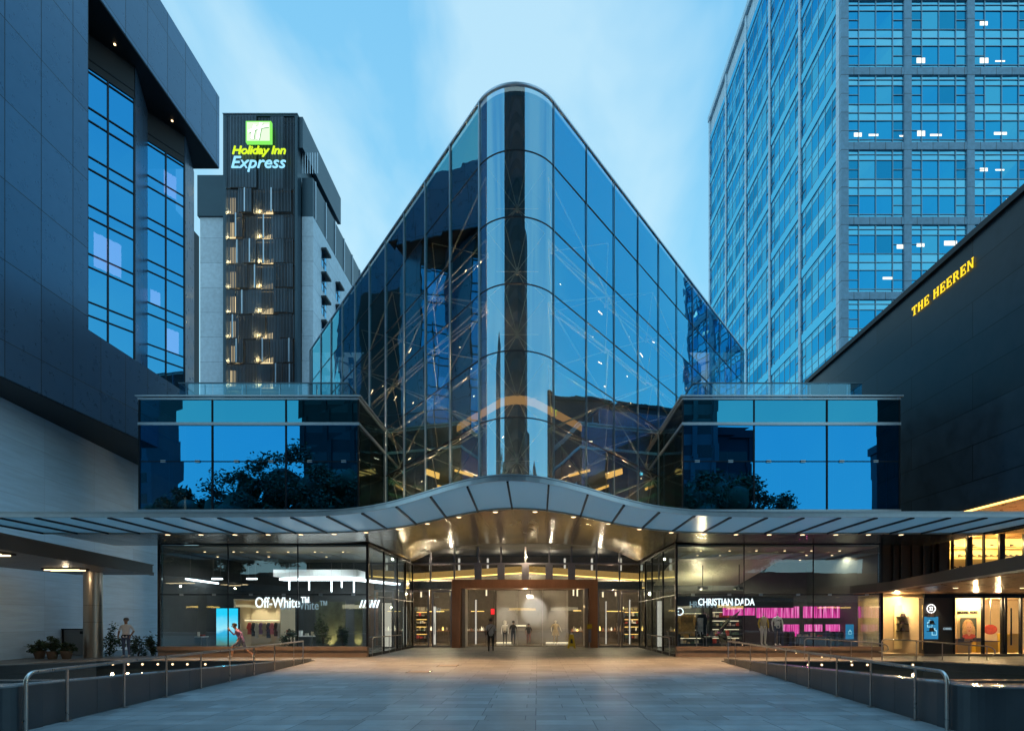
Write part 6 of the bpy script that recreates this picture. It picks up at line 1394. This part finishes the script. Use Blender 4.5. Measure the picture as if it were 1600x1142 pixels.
# mannequins
def hood(root, J, s):
    c = J['skull']; m = MB(); m.lathe(c[0]*s, c[1]*s+.015, [(.13*s,(c[2]-.13)*s),(.12*s,(c[2]-.02)*s),(.115*s,(c[2]+.05)*s),(.07*s,(c[2]+.11)*s),(.005,(c[2]+.125)*s)], 'mannequin', 14); m.build('hood', root)
figure('mannequin', 'mannequin in a white hooded coat with dark legs inside the doors', 'mannequin', (X_(789,37.4),37.4,.02), 0, {}, {'top':'mannequin','sleeve':'mannequin','forearm':'mannequin','leg':'black_cloth','shin':'black_cloth','shoe':'black_cloth','skin':'mannequin'}, 1.62, hair=None, extra=hood)
def skirt(root, J, s):
    m = MB(); m.lathe(0, 0, [(.15*s,1.05*s),(.21*s,.9*s),(.27*s,.62*s)], 'beige_cloth', 16); m.build('coat_skirt', root)
figure('mannequin', 'mannequin in a cream coat at the right end of the grey feature wall', 'mannequin', (X_(868,37.2),37.2,.02), R(15), {'ell':(.32,0,1.18),'wrl':(.34,-.16,1.0),'elr':(-.32,0,1.18),'wrr':(-.34,-.12,1.0)}, pal('beige_cloth','beige_cloth','mannequin','mannequin'), 1.68, hair=None, extra=skirt)
def hook(root, J, s):
    m = MB(); m.tube([(0,0,1.46*s),(0,0,1.60*s)], .012, 'steel', 6); m.tube([(-.05,0,1.60*s),(.05,0,1.60*s)], .01, 'steel', 6); m.build('neck_rod', root)
    m = MB(); m.cyl(0,0,0,.015,.2,'steel',18); m.cyl(.0,.06,.015,.9*s,.012,'steel',6); m.build('stand', root)
def hook2(root, J, s):
    hook(root, J, s)
    text('lettering', 'DADA', .24, .09, 'ink', root, (-.12,-.175,1.22*s), (1,0,0), (0,0,1), depth=.012, bold=.02)
spot((X_(1203,24.9),24.75,4.85), 160, (1,.95,.9), R(50), tgt=(X_(1203,25.3),25.3,1.2), r=.04)  # lamp added to brighten the two window mannequins
for px, lab, pl, rz in ((1193,'headless mannequin in beige trousers and patterned jacket in the right window', pal('beige_cloth','paper','mannequin','mannequin',sleeve='yellow_counter',forearm='yellow_counter'), 10),(1214.5,'headless mannequin in a white jacket and blue jeans in the right window', pal('paper','denim','mannequin','paper'), 0)):
    Y = 25.3; pd = thing('display_platform', 'low dark platform under the %s mannequin of the right window' % ('beige' if px == 1193 else 'white jacketed'), 'platform', (X_(px,Y),Y,.12)); m = MB(); m.box(X_(px,Y)-.28,X_(px,Y)+.28,Y-.3,Y+.3,.12,.44,'matt_dark'); m.build('body', pd); m = MB(); m.box(X_(px,Y)-.3,X_(px,Y)+.3,Y-.32,Y+.32,.44,.46,'dark_frame'); m.build('top', pd)
    figure('mannequin', lab, 'mannequin', (X_(px,Y),Y,.46), R(rz), {'ell':(.27,.02,1.14),'elr':(-.27,.02,1.14)}, pl, 1.60, head=False, extra=hook2 if px > 1200 else hook)
figure('mannequin', 'small white mannequin behind the left entrance return glass', 'mannequin', (X_(625,31.5),31.5,.12), R(-20), {}, pal('mannequin','paper','mannequin','mannequin'), 1.6, hair=None)
x, Y = X_(605,29.8), 29.8; t = thing('light_box', 'tall pale glowing panel behind the left entrance return glass', 'light panel', (x,Y,.12)); m = MB(); m.box(x-.28,x+.22,Y,Y+.06,.2,2.6,'e_soft'); m.build('diffuser', t); m = MB(); m.box(x-.32,x+.26,Y+.065,Y+.1,.12,2.66,'dark_frame'); m.build('backing', t)
x, Y = X_(1030,29.8), 29.8; t = thing('light_box', 'tall pale glowing panel behind the right entrance return glass', 'light panel', (x,Y,.12)); m = MB(); m.box(x-.10,x+.14,Y,Y+.06,.2,2.7,'e_soft'); m.build('diffuser', t); m = MB(); m.box(x-.14,x+.18,Y+.065,Y+.1,.12,2.76,'dark_frame'); m.build('backing', t)

# ---- more shop fittings
for i_, (px_, cl_) in enumerate(((1228,'charcoal'),(1304,'black'))):
    xx_ = X_(px_,26.9); t = thing('clothes_rack', 'low rail of %s coats silhouetted against the pink light curtain' % cl_, 'clothes rack', (xx_,26.9,.12)); m = MB(); m.tube([(xx_-.42,26.9,.13),(xx_-.42,26.9,1.12),(xx_+.42,26.9,1.12),(xx_+.42,26.9,.13)], .014, 'steel', 6); m.build('frame', t)
    for j_ in range(6):
        x_ = xx_-.34+j_*.135; h_ = .62+.12*((j_*5+i_)%3); m = MB(); m.prism_y([(x_-.06,1.10-h_),(x_-.05,.82),(x_-.07,.97),(x_-.01,1.09),(x_+.01,1.09),(x_+.07,.97),(x_+.05,.82),(x_+.06,1.10-h_)], 26.8, 27.0, ['black_cloth','cloth_5','shop_wall'][(i_+j_)%3]); m.build('coat', t)

def shelf_unit(label, px0, px1, Y, z1, seed, back='shop_wall', lit='e_cream', n=4):
    a, b = X_(px0,Y), X_(px1,Y); t = thing('shelf_unit', label, 'shelf unit', ((a+b)/2,Y,.12)); rr = random.Random(seed)
    m = MB(); m.box(a,b,Y+.36,Y+.40,.12,z1,back); m.build('back_panel', t)
    for x in (a, b-.04): m = MB(); m.box(x,x+.04,Y,Y+.355,.12,z1,'dark_frame'); m.build('side_panel', t)
    for k in range(n):
        z = .35+(z1-.5)*k/n; m = MB(); m.box(a+.041,b-.041,Y+.02,Y+.355,z,z+.035,'dark_frame'); m.build('shelf', t)
        m = MB(); m.box(a+.06,b-.06,Y+.33,Y+.35,z+.30,z+.325,lit); m.build('strip_light', t)
        x = a+.1; m = MB()
        while x < b-.2:
            w_ = rr.uniform(.08,.2); h_ = rr.uniform(.08,.26); m.box(x,x+w_,Y+.08,Y+.28,z+.036,z+.036+h_,rr.choice(['cloth_0','cloth_2','cloth_4','cloth_8','handbag','paper','beige_cloth','cloth_9'])); x += w_+rr.uniform(.03,.12)
        g = m.build('goods', t); g['kind'] = 'stuff'
shelf_unit('dark shelf unit with folded goods at the left end of the right shop', 1062, 1100, 29.5, 2.3, 1)
shelf_unit('wide shelf unit glimpsed behind the tilted metal sheets', 1112, 1160, 29.8, 2.4, 2)
shelf_unit('shelf unit at the right end of the right shop behind the blue poster', 1290, 1325, 29.6, 1.7, 3)
shelf_unit('low shelf unit in the dark left third of the left shop', 262, 318, 29.5, 1.5, 4, n=3)
shelf_unit('shelf unit behind the left side entrance doors', 648, 668, 38.5, 2.6, 5, back='lobby_wall', lit='e_gold')
shelf_unit('shelf unit behind the right side entrance doors', 975, 1000, 38.5, 2.6, 6, back='lobby_wall', lit='e_gold')
def disp_table(label, px, Y, w_, mt, seed):
    x = X_(px,Y); t = thing('display_table', label, 'display table', (x,Y,.12)); rr = random.Random(seed)
    m = MB(); m.box(x-w_/2,x+w_/2,Y-.3,Y+.3,.80,.85,mt); m.build('table_top', t)
    for sx_ in (-1,1):
        for sy_ in (-1,1): m = MB(); m.box(x+sx_*(w_/2-.05)-.02,x+sx_*(w_/2-.05)+.02,Y+sy_*.25-.02,Y+sy_*.25+.02,.12,.80,'steel'); m.build('leg', t)
    for k in range(5): xx = x-w_/2+.12+k*(w_-.24)/4; h_ = rr.uniform(.06,.3); m = MB(); m.box(xx-.07,xx+.07,Y-.1,Y+.1,.852,.852+h_,rr.choice(['cloth_0','cloth_2','paper','cloth_5','beige_cloth'])); m.build('goods', t)
disp_table('white topped display table left of the cyan screen', 300, 27.0, 1.3, 'paper', 1)
disp_table('display table with small goods right of the pale lit booth', 470, 28.2, 1.5, 'paper', 2)
disp_table('dark display table under the pink curtain in the right shop', 1270, 26.6, 1.6, 'matt_dark', 3)
disp_table('pale display table near the left end of the right shop', 1120, 27.6, 1.3, 'paper', 4)
# faint inspection covers in the plaza
for px_, Y_, lab_ in ((700,19.6,'thin square inspection cover set flush in the plaza paving'),(655,17.2,'second flush inspection cover nearer the viewer in the plaza paving')):
    x = X_(px_,Y_); t = thing('inspection_cover', lab_, 'cover', (x,Y_,0)); m = MB(); m.box(x-.36,x+.36,Y_-.36,Y_+.36,-.02,.003,'pool_cap'); m.build('frame', t); m = MB(); m.box(x-.33,x+.33,Y_-.33,Y_+.33,-.01,.006,'plinth'); m.build('lid', t)
